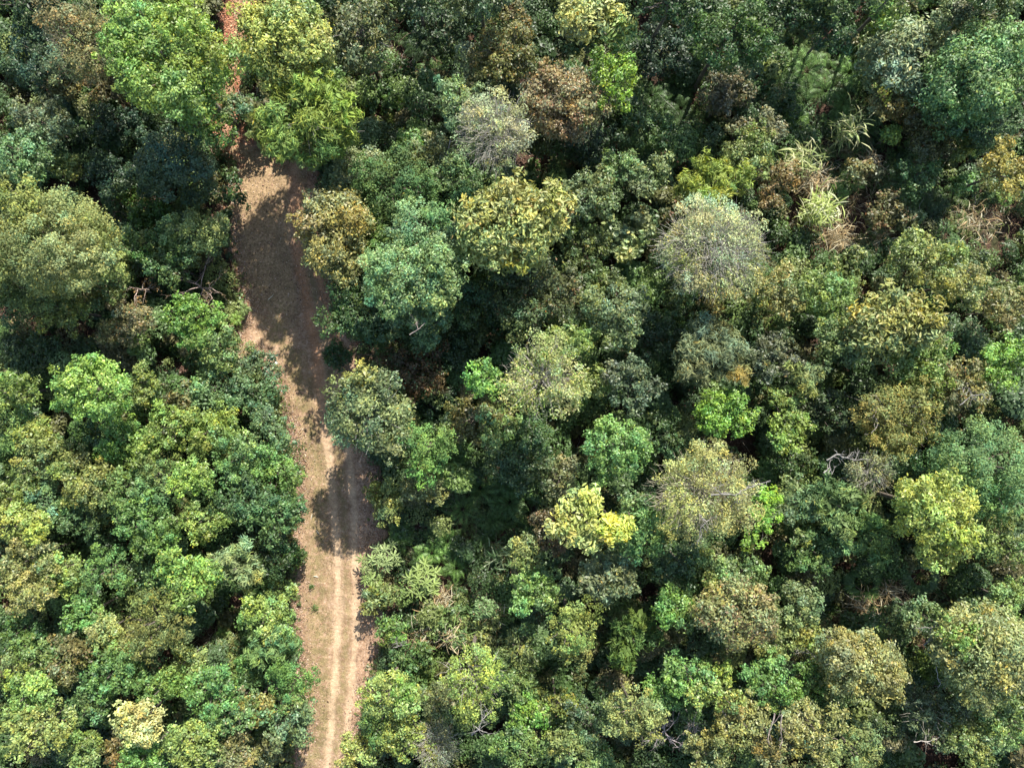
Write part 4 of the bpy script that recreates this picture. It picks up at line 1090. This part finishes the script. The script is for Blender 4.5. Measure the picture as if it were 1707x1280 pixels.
 ('l', 1024, 880, 17, 15, 6.6, (225, 230, 85), 'tiny brilliant yellow crown beside the palest lemon tree'),
 ('b', 918, 885, 28, 36, 5.4, (140, 108, 78), 'small brown tree left of the palest lemon tree', dict(acc=(170, 100, 70, .2))),
 ('g', 1068, 880, 42, 48, 6.4, (98, 172, 98), 'glossy emerald tree right of the tiny brilliant yellow crown', dict(lobes=[(-15, -45, 26, -.2, (130, 170, 118))])),
 ('g', 1016, 962, 46, 40, 5.8, (152, 165, 138), 'silvery sage round tree below the glossy emerald tree'),
 ('b', 890, 992, 40, 34, 5.4, (145, 185, 98), 'fresh light green tree left of the silvery sage tree'),
 ('b', 876, 925, 24, 26, 4.8, (158, 175, 112), 'small pale crown above the fresh light green tree'),
 ('w', 1172, 825, 82, 62, 8.4, (208, 208, 145), 'wide tan twiggy dome with a bleached forked limb', dict(twig=(80, .5, .009, woodcol((205, 196, 170), .6)), lobes=[(55, 25, 52, -.2, (205, 196, 135)), (-5, 55, 48, -1., (195, 188, 128)), (60, -35, 34, -.8, (180, 178, 130))])),
 ('b', 1285, 852, 30, 34, 5.2, (148, 212, 65), 'brilliant lime green crown right of the tan twiggy dome', dict(lobes=[(-28, 50, 20, -.3, (150, 200, 75))])),
 ('b', 1140, 945, 46, 34, 5.0, (80, 120, 80), 'dark green tree below the tan twiggy dome'),
 ('b', 1188, 945, 26, 26, 5.0, (150, 175, 102), 'light crown overlapping the dark tree below the tan dome'),
 ('b', 1130, 1018, 30, 36, 5.4, (138, 185, 88), 'fresh green narrow crown left of the brown tinged tree'),
 ('g', 1232, 1030, 68, 54, 6.6, (155, 160, 112), 'wide brown tinged olive tree in the lower centre right', dict(acc=(185, 130, 115, .22), lobes=[(35, 15, 32, -.4, (155, 140, 115))])),
 ('f', 955, 1058, 40, 38, 6.8, (172, 185, 98), 'oval two tone yellow green tree in the lower centre', dict(lobes=[(12, 35, 34, -.6, (178, 168, 95)), (8, 12, 20, .3, (150, 190, 105)), (30, -30, 22, -.6, (130, 145, 62))])),
 ('p', 1058, 1070, 46, 44, 4.8, (115, 152, 76), 'feathery dull green tree right of the oval two tone tree'),
 ('b', 862, 1082, 30, 40, 4.0, (132, 150, 95), 'olive crown left of the soil strip in the lower centre'),
 ('b', 1148, 1125, 40, 34, 5.6, (128, 185, 98), 'bright green tree below the narrow fresh crown'),
 ('b', 1192, 1152, 44, 42, 5.8, (162, 188, 92), 'yellow green tree right of the bright green lower tree', dict(acc=(200, 190, 90, .1))),
 ('b', 1108, 1160, 26, 28, 5.0, (112, 178, 90), 'small emerald crown left of the yellow green tree'),
 ('f', 1058, 1195, 46, 42, 6.4, (175, 182, 115), 'pale olive dome above the purplish dead twigs', dict(lobes=[(25, 32, 36, -.5, (165, 170, 108))])),
 ('b', 985, 1210, 42, 44, 4.8, (108, 135, 92), 'dull shaded tree left of the pale olive dome'),
 ('b', 928, 1180, 34, 24, 4.4, (145, 155, 75), 'mustard green crown left of the dull shaded tree'),
 ('b', 880, 1195, 28, 28, 4.4, (120, 190, 68), 'small vivid crown at the lower centre near the pale lime dome'),
 ('b', 950, 1262, 46, 28, 5.0, (140, 160, 98), 'light olive crown at the bottom edge in the centre'),
 ('b', 1240, 1212, 48, 44, 5.8, (172, 170, 102), 'straw olive tree above the bottom edge in the lower right centre', dict(acc=(200, 180, 120, .15))),
 ('b', 1280, 1140, 40, 44, 5.4, (88, 172, 92), 'saturated emerald tree beneath the brown tinged olive tree'),
 ('b', 1242, 958, 40, 28, 4.8, (122, 152, 94), 'dull green crown above the brown tinged olive tree'),
 ('b', 1180, 1262, 40, 26, 5.2, (160, 165, 108), 'olive crown at the bottom edge beside the second dead twig clump'),
 # ---- right middle
 ('b', 1385, 492, 48, 44, 5.2, (138, 172, 92), 'leafy mid green tree left of the yellow large leaved tree', dict()),
 ('b', 1300, 485, 38, 42, 4.8, (168, 168, 112), 'straw green tree right of the largest grey twiggy dome', dict(acc=(210, 160, 90, .12))),
 ('b', 1408, 570, 44, 30, 5.0, (145, 168, 110), 'grey green crown below the leafy mid green tree'),
 ('l', 1508, 540, 70, 50, 6.8, (165, 172, 108), 'yellowish large leaved tree on the right with orange leaves', dict(acc=(215, 175, 110, .07), lobes=[(-50, 20, 30, -.6, (150, 165, 105)), (45, -15, 34, -.1, (188, 180, 88))])),
 ('b', 1612, 470, 48, 36, 5.4, (172, 172, 100), 'light yellow olive tree above right of the large leaved tree'),
 ('b', 1562, 600, 56, 44, 5.6, (140, 170, 85), 'feathery looking green tree below the yellowish large leaved tree'),
 ('f', 1510, 698, 68, 60, 5.8, (155, 158, 92), 'olive brown dome sprinkled with orange leaves on the right', dict(acc=(200, 150, 75, .14), twig=(8, .5, .009, GREY))),
 ('b', 1618, 640, 42, 40, 5.4, (162, 155, 100), 'pale brownish tree with white twigs near the right edge', dict(acc=(200, 120, 85, .1), bare=16)),
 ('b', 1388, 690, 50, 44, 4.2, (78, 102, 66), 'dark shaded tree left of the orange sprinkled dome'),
 ('b', 1685, 605, 36, 40, 5.4, (145, 192, 78), 'vivid green crown at the right edge', dict()),
 ('b', 1688, 515, 38, 34, 4.8, (168, 158, 98), 'brown tinted crown at the right edge above the vivid crown', dict(acc=(190, 140, 90, .15))),
 ('f', 1670, 778, 74, 68, 7.6, (128, 172, 118), 'big bluish green smooth dome at the right edge', dict(lobes=[(-40, 10, 40, -.4, (125, 170, 112)), (20, 60, 48, -1, (110, 155, 92))])),
 ('g', 1572, 852, 60, 60, 8.0, (190, 202, 92), 'big yellow green leafy tree beside the bluish smooth dome', dict(lobes=[(-28, -30, 36, 0, (192, 205, 95)), (38, 48, 42, -.4, (178, 188, 85)), (5, 80, 36, -.9, (182, 195, 85))], bare=8)),
 ('w', 1455, 790, 36, 30, 5.4, (165, 168, 130), 'small ashy grey twig dome left of the big yellow green tree', dict(twig=(50, .5, .010, woodcol((205, 200, 185), .5)), sparse=.8)),
 ('b', 1335, 842, 44, 38, 5.0, (128, 160, 112), 'grey green tree left of the feathery grey green tree'),
 ('p', 1402, 850, 54, 44, 5.6, (132, 165, 102), 'feathery grey green tree below the small ashy dome'),
 ('p', 1452, 900, 42, 40, 5.0, (142, 178, 108), 'lighter feathery tree overlapping the feathery grey green tree'),
 ('b', 1362, 922, 44, 38, 4.8, (115, 155, 92), 'leafy green tree above the fan palms'),
 ('b', 1560, 780, 30, 20, 4.2, (100, 138, 72), 'dark green crown behind the top of the big yellow green tree'),
 ('b', 1330, 770, 36, 26, 3.8, (88, 120, 70), 'dim olive tree left of the bleached crooked snag'),
 ('b', 1650, 890, 38, 40, 5.0, (130, 160, 90), 'green tree between the big yellow green tree and right edge'),
 ('b', 1690, 905, 30, 44, 5.2, (145, 165, 95), 'olive crown at the right edge below the bluish dome'),
 # ---- bottom right
 ('b', 1688, 1005, 28, 36, 4.8, (150, 182, 98), 'light green crown at the right edge beside the reddish soil gap'),
 ('b', 1540, 1028, 36, 26, 3.8, (115, 148, 98), 'grey green low tree behind the white forked snag'),
 ('b', 1332, 1018, 44, 40, 4.8, (138, 158, 105), 'grey olive tree left of the dry fan palm patch'),
 ('b', 1292, 1072, 32, 30, 4.6, (148, 160, 92), 'olive crown between brown tinged tree and small shrub'),
 ('s', 1348, 1070, 24, 20, 3.2, (165, 175, 88), 'small yellowish shrub above the big beige green tree'),
 ('b', 1442, 1112, 74, 48, 6.6, (172, 170, 115), 'big beige green tree in the lower right', dict(lobes=[(-35, -15, 34, 0, (165, 165, 125)), (35, 30, 42, -.5, (178, 175, 110)), (-20, 40, 40, -1, (150, 160, 105))], bare=10)),
 ('b', 1352, 1135, 36, 34, 4.8, (120, 162, 85), 'mid green tree left of the big beige green tree'),
 ('g', 1655, 1092, 82, 68, 7.2, (168, 172, 115), 'huge grey olive tree at the lower right edge', dict(lobes=[(-55, -30, 36, -.3, (140, 180, 82)), (10, 60, 56, -1, (158, 168, 108))])),
 ('b', 1560, 1195, 48, 44, 4.8, (112, 132, 100), 'dark slate tree left of the huge grey olive tree', dict(twig=(8, .6, .01, GREY))),
 ('b', 1350, 1205, 54, 44, 6.0, (175, 172, 112), 'straw coloured tree above the bottom edge left of the dark gap', dict(acc=(210, 190, 110, .12))),
 ('f', 1425, 1252, 50, 34, 5.8, (158, 175, 112), 'pale green dome at the bottom edge beside the dark gap'),
 ('b', 1300, 1258, 48, 30, 5.6, (165, 160, 112), 'beige crown at the bottom edge below the straw coloured tree'),
 ('b', 1688, 1210, 40, 46, 5.4, (125, 162, 90), 'green crown in the bottom right corner'),
 ('b', 1622, 1235, 42, 36, 5.0, (155, 168, 95), 'light olive crown at the bottom edge left of the corner crown'),
 ('s', 1545, 1105, 24, 20, 2.8, (130, 160, 70), 'small yellow green bush below the white forked snag'),
 ('b', 1480, 1035, 34, 30, 3.2, (100, 128, 82), 'dim green tree between the fan palms and white forked snag'),
 ('b', 1480, 1205, 34, 26, 3.6, (95, 120, 75), 'dim crown under the lower side of the big beige tree'),
 # ---- trees cut by the top edge of the photograph
 ('b', 200, -12, 60, 36, 6.0, (110, 140, 80), 'dark green crown cut by the top edge behind the bright green giant'),
 ('b', 545, -20, 50, 34, 6.4, (70, 105, 65), 'shaded crown cut by the top edge right of the yellow green tree'),
 ('b', 690, -25, 60, 36, 7.6, (80, 110, 72), 'dark tall crown cut by the top edge above the shaded opening'),
 ('b', 800, -25, 60, 36, 7.6, (100, 120, 80), 'olive tall crown cut by the top edge above the orange speckled tree'),
 ('b', 1125, -22, 62, 42, 8.2, (65, 105, 62), 'tall dark crown cut by the top edge above the darkest tree'),
 ('b', 1400, -22, 66, 36, 5.6, (85, 120, 70), 'tall green crown cut by the top edge above the dim ferns'),
 ('b', 1500, -20, 46, 34, 6.6, (110, 140, 80), 'green crown cut by the top edge above the sage large leaved tree'),
 ('b', 1660, -18, 44, 30, 6.2, (115, 135, 82), 'olive crown cut by the top edge in the right corner'),
 ('b', 20, -14, 56, 34, 6.0, (75, 108, 76), 'dark crown cut by the top edge in the left corner'),
]
n_leaf = 0
for row in FOREST:
    kind, x, y, rx, ry, h, rgb, label = row[:8]
    if x < 500 and y > 560 and max(rgb) < 205: rgb = (rgb[0] * .97, min(255, rgb[1] * 1.01 + 3), rgb[2] * 1.04)
    tree(kind, x, y, rx * 1.16, ry * 1.16, h, rgb, label, **(row[8] if len(row) > 8 else {}))

# ---------------------------------------------------------------- bare trees and snags
dead_tree(690, 170, 34, 2.6, 'bare spreading grey shrub without leaves in the shaded upper opening', (.42, .37, .33), 8, 3, .022)
dead_tree(212, 478, 42, 4.4, 'leafless crooked twigs left of the fresh green bushy tree', (.40, .31, .26), 4, 3, .030, leaves=(120, (190, 120, 80)))
dead_tree(318, 475, 62, 4.0, 'reddish leafless branching tree left of the track with withered tips', (.38, .29, .25), 7, 3, .034, leaves=(420, (150, 110, 95)))
dead_tree(182, 345, 30, 2.4, 'brown leafless shrub in the dark gap above the huge pale tree', (.36, .24, .19), 7, 3, .020)
dead_tree(100, 215, 30, 2.6, 'thin leafless branches reaching out from the glossy grey green tree', (.30, .24, .20), 4, 2, .02)
dead_tree(1122, 1250, 42, 5.8, 'purplish grey dead twig clump left of the second one at the bottom', (.38, .33, .33), 11, 3, .026, .8)
dead_tree(1172, 1238, 30, 5.6, 'upright grey dead twig clump right of the purplish one', (.44, .38, .35), 9, 3, .024, .9)
dead_tree(1232, 1228, 26, 6.6, 'bare grey branches fanning out over the straw olive tree', (.46, .42, .38), 8, 3, .024, .8)
dead_tree(1162, 1162, 22, 6.4, 'small knot of bare twigs on the yellow green tree', (.40, .34, .30), 6, 2, .018, .5)
dead_tree(1500, 690, 30, 6.0, 'pale leafless twigs beside the orange sprinkled dome', (.50, .45, .40), 4, 2, .02, .4)
dead_tree(1385, 1120, 32, 7.0, 'pale bare twigs over the left of the big beige tree', (.50, .46, .42), 5, 2, .018, .3)
dead_tree(30, 178, 24, 3.0, 'thin leafless twig cluster above the mint green tree at the left edge', (.36, .30, .27), 5, 2, .016)
dead_tree(855, 265, 22, 3.4, 'small bare sprig below the silvery twiggy dome', (.40, .38, .33), 5, 2, .014)
W_ = (.23, .215, .195)
snag(1203, 822, [([(-18, 3, 0), (-2, 0, .12), (20, 2, .1), (42, -8, .0), (70, -16, -.15)], .055), ([(-2, 0, .12), (-14, -10, .05), (-30, -22, -.1)], .035), ([(20, 2, .1), (30, 12, 0), (34, 24, -.2)], .03), ([(42, -8, 0), (52, -22, 0)], .02)], 8.1, .05, 'bleached forked limb lying on top of the tan twiggy dome', 'bare_branch', col=W_)
snag(1172, 868, [([(-8, -12, .1), (4, 0, .12), (-4, 12, .05), (-2, 26, -.1)], .045), ([(4, 0, .12), (16, -6, .0)], .03)], 7.9, .04, 'short bleached limb on the lower left of the tan twiggy dome', 'bare_branch', col=W_)
snag(1390, 765, [([(-12, 2, 0), (4, -8, .1), (20, -2, .15), (36, 2, .05), (48, 0, -.1)], .06), ([(4, -8, .1), (-2, -18, .2)], .035), ([(-22, 22, .3), (-8, 12, .1), (-2, 26, -.1)], .055), ([(20, -2, .15), (30, -12, .1)], .03)], 5.4, .05, 'bleached crooked snag left of the small ashy grey dome', 'bare_branch', col=W_)
snag(1552, 1055, [([(-6, 24, -.3), (-1, 8, 0), (-2, -10, .1), (8, -14, .2), (28, -18, .1)], .06), ([(-2, -10, .1), (-14, -12, .15), (-22, 0, .05)], .035), ([(8, -14, .2), (22, -6, .1), (30, 2, 0)], .035)], 4.4, .05, 'white forked snag in front of the grey green low tree', 'bare_branch', col=W_)
snag(800, 1210, [([(-14, 18, -.2), (-2, 4, .1), (4, -14, .15), (2, -34, 0)], .055), ([(-2, 4, .1), (-12, -6, .1)], .03), ([(4, -14, .15), (16, -24, 0)], .03), ([(-2, 4, .1), (14, 12, 0)], .03)], 7.0, .05, 'bleached limb on the lower side of the pale lime dome', 'bare_branch', col=W_)
snag(664, 1075, [([(-8, 4, 0), (4, 0, .1), (8, -10, .1)], .04), ([(4, 0, .1), (-6, -6, .1)], .02)], 2.2, .03, 'small white forked stick among bushes right of the track', 'bare_branch', col=W_)
snag(697, 548, [([(-14, 10, 0), (0, 2, .1), (12, -10, .05)], .035), ([(0, 2, .1), (-4, -14, .1)], .02)], 6.4, .03, 'dead stick poking from the big lumpy grey green tree', 'bare_branch', col=(.34, .28, .25))
snag(1290, 1215, [([(0, -28, .1), (-6, -4, .1), (-12, 18, 0)], .06), ([(12, -26, .1), (10, 0, .1), (14, 16, 0)], .05)], 6.2, .05, 'pair of dark bare stems between straw olive and straw coloured trees', 'bare_branch', col=(.26, .21, .18))
snag(1565, 1130, [([(-4, -20, 0), (-2, 4, .1), (14, 10, 0)], .03), ([(10, -12, 0), (16, 4, .05)], .025)], 4.6, .03, 'thin hooked bare branch left of the huge grey olive tree', 'bare_branch', col=(.5, .47, .43))
snag(1545, 1234, [([(-22, 2, 0), (0, 0, .1), (18, -6, .1), (26, -14, 0)], .03)], 4.2, .03, 'long thin pale stick over the dark gap at the bottom right', 'bare_branch', col=(.5, .44, .38))
snag(1612, 655, [([(-12, 20, 0), (4, 4, .1), (0, -8, .1)], .035), ([(4, 4, .1), (22, 2, .1), (36, 12, 0)], .03), ([(4, 4, .1), (16, 14, 0)], .02)], 5.5, .03, 'white twigs across the pale brownish tree near the right edge', 'bare_branch', col=W_)
snag(1450, 700, [([(14, -26, 0), (6, -8, .1), (-4, -2, .1)], .03), ([(6, -8, .1), (12, 6, .1), (2, 24, 0)], .03)], 4.6, .03, 'pale crooked stick left of the orange sprinkled dome', 'bare_branch', col=(.55, .48, .42))
snag(1095, 415, [([(-12, 2, 0), (0, 0, .05), (14, -2, 0)], .03)], 3.4, .03, 'short white stick right of the round pale leaved shrub', 'bare_branch', col=W_)
snag(745, 262, [([(6, -26, .2), (0, 0, .1), (-6, 24, -.3)], .05)], 3.4, .05, 'slim slanting dark stem left of the silvery twiggy dome', 'bare_branch', col=(.30, .27, .24))

# ---------------------------------------------------------------- rosette shrubs, ferns, palms, reeds
rosettes(640, 928, 30, (165, 185, 130), 'pale rosette shrub overhanging the right rut of the track', 1.5, 10)
rosettes(705, 970, 36, (160, 182, 108), 'brightest rosette shrub right of the track below the ferns', 1.9, 13, .38)
rosettes(612, 942, 20, (150, 165, 110), 'sparse rosette plant closest to the right rut', 1.2, 5)
rosettes(622, 968, 22, (150, 175, 105), 'low rosette plant just below the pale one at the track', 1.1, 6)
FERNS = [
 (1345, 120, 42, (95, 155, 85), 'large upright fern in the dim upper right patch, left one'), (1420, 118, 40, (110, 165, 90), 'large fern with long fronds below the top edge, right one'),
 (1332, 195, 30, (110, 170, 70), 'bright fern at the lower end of the dim upper right patch'), (1408, 172, 30, (105, 160, 75), 'fern just above the dry bamboo stalks'),
 (1378, 150, 34, (85, 140, 75), 'middle fern of the dim upper right patch'), (1300, 140, 32, (70, 125, 70), 'dark fern left of the large upright fern'),
 (1090, 150, 40, (70, 130, 80), 'dim fern right of the vivid lime crown'), (1100, 185, 34, (75, 135, 80), 'dim fern just below another right of the pinkish tree'),
 (1170, 252, 34, (70, 130, 72), 'dark green fern above the spiky yellow green tree'), (1140, 172, 30, (60, 115, 70), 'dark fern left of the purplish brown tree'),
 (655, 196, 20, (185, 205, 110), 'single pale bright fern left of the olive grey tree'), (715, 108, 26, (70, 145, 85), 'shaded fern under the pale grey green crown'),
 (648, 132, 28, (70, 130, 75), 'dim fern above the bare spreading shrub'), (700, 70, 32, (55, 95, 65), 'very dark fern at the top of the shaded opening'),
 (800, 815, 38, (85, 150, 80), 'fern with long fronds right of the olive bushy tree'), (850, 840, 40, (85, 150, 85), 'broad fern at the right of the central fern patch'),
 (770, 850, 34, (95, 155, 80), 'fern in the lower left of the central fern patch'), (822, 872, 32, (80, 140, 78), 'fern at the bottom of the central fern patch'),
 (745, 905, 30, (110, 175, 85), 'bright fern right of the rosette shrubs above the others'), (718, 925, 30, (120, 185, 90), 'brightest fern beside the rosette shrubs'),
 (760, 950, 28, (105, 165, 80), 'fern below right of the brightest rosette shrub'), (665, 900, 26, (95, 155, 75), 'fern near the shaded track end'),
 (800, 922, 30, (90, 145, 80), 'fern beside the greenish bamboo blades'), (665, 885, 22, (100, 160, 80), 'small fern right of the track shadow tip'),
 (385, 530, 14, (160, 205, 90), 'small bright fern on the soil bank left of the track'), (400, 512, 14, (150, 180, 110), 'small pale plant like fern on the bank beside the track'),
 (700, 640, 28, (70, 115, 70), 'shaded fern between rusty brown and grey olive trees'), (770, 665, 28, (70, 120, 70), 'shaded fern left of the golden brown tree'),
 (1380, 660, 26, (85, 160, 90), 'green fern in the dim space left of the orange dome'), (1400, 500, 24, (140, 185, 95), 'feathery fern frond beside the leafy mid green tree'),
 (1215, 508, 22, (105, 145, 65), 'yellowish fern below the small orange bush'), (1125, 500, 26, (75, 125, 65), 'dark fern left below the largest grey twiggy dome'),
 (1425, 300, 30, (100, 155, 85), 'fern right of the bright bamboo tufts'), (1400, 320, 26, (120, 180, 95), 'glossy fern beside the bright bamboo blades'),
 (1605, 415, 30, (75, 145, 85), 'dark green fern below the dry grass on the right'), (1570, 330, 28, (60, 110, 70), 'dark fern below the tiny green bush on the right'),
 (1505, 1050, 26, (90, 140, 75), 'fern left of the white forked snag'), (1465, 1060, 26, (80, 130, 70), 'fern below the dry reeds in the lower right'),
 (905, 1135, 24, (80, 140, 65), 'fern beside the soil strip in the lower centre'), (430, 985, 22, (110, 165, 85), 'fern under the whitish drooping tree'),
 (420, 1010, 22, (95, 150, 75), 'lower fern under the whitish drooping tree'), (365, 1060, 18, (120, 175, 85), 'small fern beside the reddish soil opening'),
 (985, 480, 22, (150, 180, 100), 'light fern below the olive crown at the centre'), (1640, 30, 26, (130, 180, 90), 'bright fern near the top right corner'),
]
for x, y, r, c, lab in FERNS:
    fern(x, y, r * 1.25, c, lab, h=1.3)
fan_palm(1442, 972, 36, (95, 150, 80), 'fan palm beside the dry reeds in the lower right')
fan_palm(1532, 958, 38, (70, 120, 75), 'dark fan palm left of the lower reddish soil gap')
fan_palm(1460, 945, 26, (80, 125, 70), 'smaller fan palm tucked above the brighter one')
DRY = [(225, 205, 160), (200, 170, 120), (170, 150, 110), (235, 225, 190)]
BAM = [(200, 210, 130), (170, 190, 110), (225, 225, 160), (150, 170, 95)]
REEDS = [
 (1375, 345, 34, [(225, 240, 140), (190, 215, 110), (210, 225, 130), (240, 245, 190)], 'brightest yellow green bamboo tuft in the upper right', 2.6, 260, 'bamboo_clump'),
 (1335, 265, 36, BAM, 'pale green bamboo tuft above the brightest tuft', 2.2, 170, 'bamboo_clump'),
 (1415, 215, 30, BAM, 'bamboo tuft with crossing stalks below the tall ferns', 2.2, 120, 'bamboo_clump'),
 (1360, 300, 34, DRY, 'dry straw stalks between the two bamboo tufts', 1.6, 170, 'dry_reed_clump'),
 (1400, 395, 32, DRY, 'dry straw stalks below the brightest bamboo tuft', 1.4, 150, 'dry_reed_clump'),
 (1630, 365, 46, DRY, 'dry pale grass patch near the right edge', 1.0, 60, 'dry_reed_clump'),
 (1450, 270, 26, DRY, 'few dry stalks right of the upper bamboo', 1.4, 70, 'dry_reed_clump'),
 (1470, 395, 30, DRY, 'dry stalks below the reddish olive shrub', 1.2, 80, 'dry_reed_clump'),
 (830, 930, 32, [(130, 155, 105), (105, 140, 85), (160, 175, 130)], 'grey green bamboo blades right of the rosette shrubs', 1.4, 80, 'bamboo_clump'),
 (735, 1010, 34, DRY, 'dry stalks just below the brightest rosette shrub', 1.5, 120, 'dry_reed_clump'),
 (760, 1060, 40, DRY + [(150, 180, 100)], 'whitish dry reeds among low bushes right of the track', 2.2, 190, 'dry_reed_clump'),
 (820, 1020, 36, DRY + [(130, 160, 100)], 'dry reeds above right of the whitish ones', 2.0, 130, 'dry_reed_clump'),
 (700, 1065, 30, DRY + [(130, 170, 90)], 'dry reeds nearest to the sunny track', 1.8, 110, 'dry_reed_clump'),
 (1440, 1008, 32, DRY, 'straw coloured reeds by the bright fan palm', 1.4, 120, 'dry_reed_clump'),
 (1480, 985, 24, DRY, 'thin dry reeds between the two larger fan palms', 1.2, 70, 'dry_reed_clump'),
 (1605, 560, 26, [(150, 160, 110), (185, 185, 140)], 'dull bamboo blades right of the large leaved tree', 2.4, 100, 'bamboo_clump'),
 (975, 500, 20, BAM, 'small bamboo tuft left of the grey green dome', 2.0, 60, 'bamboo_clump'),
 (345, 1020, 18, DRY, 'whitish straw hanging over the reddish soil opening', 1.2, 60, 'dry_reed_clump'),
 (360, 1100, 24, DRY, 'dry straw at the foot of the reddish soil opening', .8, 90, 'dry_reed_clump'),
 (405, 590, 20, DRY, 'dry straw on the soil bank where the track widens', .7, 60, 'dry_reed_clump'),
 (870, 1110, 20, BAM, 'thin bamboo tuft by the soil strip', 2.0, 60, 'bamboo_clump'),
 (30, 545, 28, DRY, 'dry stalks on the reddish patch at the left edge', 1.0, 80, 'dry_reed_clump'),
]
GROUPS['bamboo_clump'] = 'bamboo tufts in the gaps'
for x, y, r, cc, lab, h, n, nm in REEDS:
    bam = nm == 'bamboo_clump'
    o = reeds(x, y, r, cc, lab, h + (.5 if bam else .2), int(n * 1.5), (.62 if bam else .55), .06 if bam else .036, nm, 'bamboo' if nm == 'bamboo_clump' else 'reeds')
    o['group'] = GROUPS[nm]

# small plants and stones on the track itself
def sprout(px, py, r, rgb, label, h=.22, n=40):
    SEED[0] += 1
    rng = np.random.default_rng(SEED[0])
    x, y, s = place(px, py, 0)
    b = Bag()
    P = rng.normal(0, r * .4, (n, 3)) * np.array([1, 1, 0]) + np.array([0, 0, 1]) * rng.uniform(.04, h, n)[:, None]
    C = leafcol(rgb, KS)[None] * rng.uniform(.7, 1.3, n)[:, None]
    b.add(*leaf_quads(P, norm(rng.normal(size=(n, 3)) * .5 + np.array([0, 0, 1.])), rng.uniform(.07, .13, n), rng.uniform(.03, .06, n), C, rng))
    o = b.link('small_plant', M_LEAF); o.location = (x, y, .03)
    tag(o, label, 'plant')
sprout(521, 976, .16, (95, 130, 70), 'tiny green plant on the grassy side of the track, upper one')
sprout(526, 1012, .20, (100, 140, 75), 'tiny green plant on the grassy side of the track, lower one')
sprout(415, 345, .22, (50, 90, 55), 'small dark green plant in the shaded head of the track')
sprout(500, 1005, .14, (95, 125, 70), 'tiny plant at the far left side of the sunny track')
def stick(px, py, ang, L, label):
    x, y, s = place(px, py, 0)
    b = Bag(); d = np.array([math.cos(ang), math.sin(ang), 0]); c = np.array([0, 0, .03])
    w = np.array([-d[1], d[0], 0])
    P = np.array([c - d * L / 2, c - d * L * .2 + w * .01 + [0, 0, .008], c + d * L * .15 - w * .008 + [0, 0, .012], c + d * L / 2])
    b.add(*tubes(P[None], np.array([[.010, .022, .022, .006]]) , 6, (.72, .66, .52)))
    o = b.link('dry_stalk', M_DRY, smooth=True); o.location = (x, y, .03)
    tag(o, label, 'stick', 'pale dry stalks lying on the track')
stick(520, 860, 1.4, .28, 'pale dry stalk on the track beside the tip of shade, upper one')
stick(530, 886, 2.3, .26, 'pale dry stalk on the track beside the shade, lower one')
stick(527, 960, 3.0, .28, 'pale dry stalk lying level on the sunny track')
stick(614, 1109, 2.9, .24, 'pale dry stalk on the right verge of the sunny track')
stick(452, 496, .8, .42, 'pale dry stalk in the shaded upper track')
def stone(px, py, r, label):
    SEED[0] += 1
    rng = np.random.default_rng(SEED[0])
    x, y, s = place(px, py, 0)
    me = bpy.data.meshes.new('stone')
    import bmesh
    bm = bmesh.new(); bmesh.ops.create_icosphere(bm, subdivisions=2, radius=r)
    for v in bm.verts:
        v.co *= rng.uniform(.82, 1.12); v.co.z *= .6
    bm.to_mesh(me); bm.free()
    a = me.attributes.new('tint', 'FLOAT_COLOR', 'FACE')
    a.data.foreach_set('color', np.tile(np.array([.68, .66, .62, 1], np.float32), len(me.polygons)))
    me.materials.append(M_DRY)
    o = bpy.data.objects.new('stone', me); COL.objects.link(o); o.location = (x, y, .04)
    tag(o, label, 'stone', 'pale stones on the left bank of the track')
stone(461, 606, .09, 'pale stone on the grassy bank, uppermost')
stone(457, 655, .10, 'whitish stone at the bend of the track, left of a smaller one')
stone(465, 660, .07, 'small whitish stone at the bend, right of its larger neighbour')
stone(470, 652, .045, 'smallest pale pebble at the bend of the track')

undergrowth()
dry_straw()
leaf_litter()
track_grass()
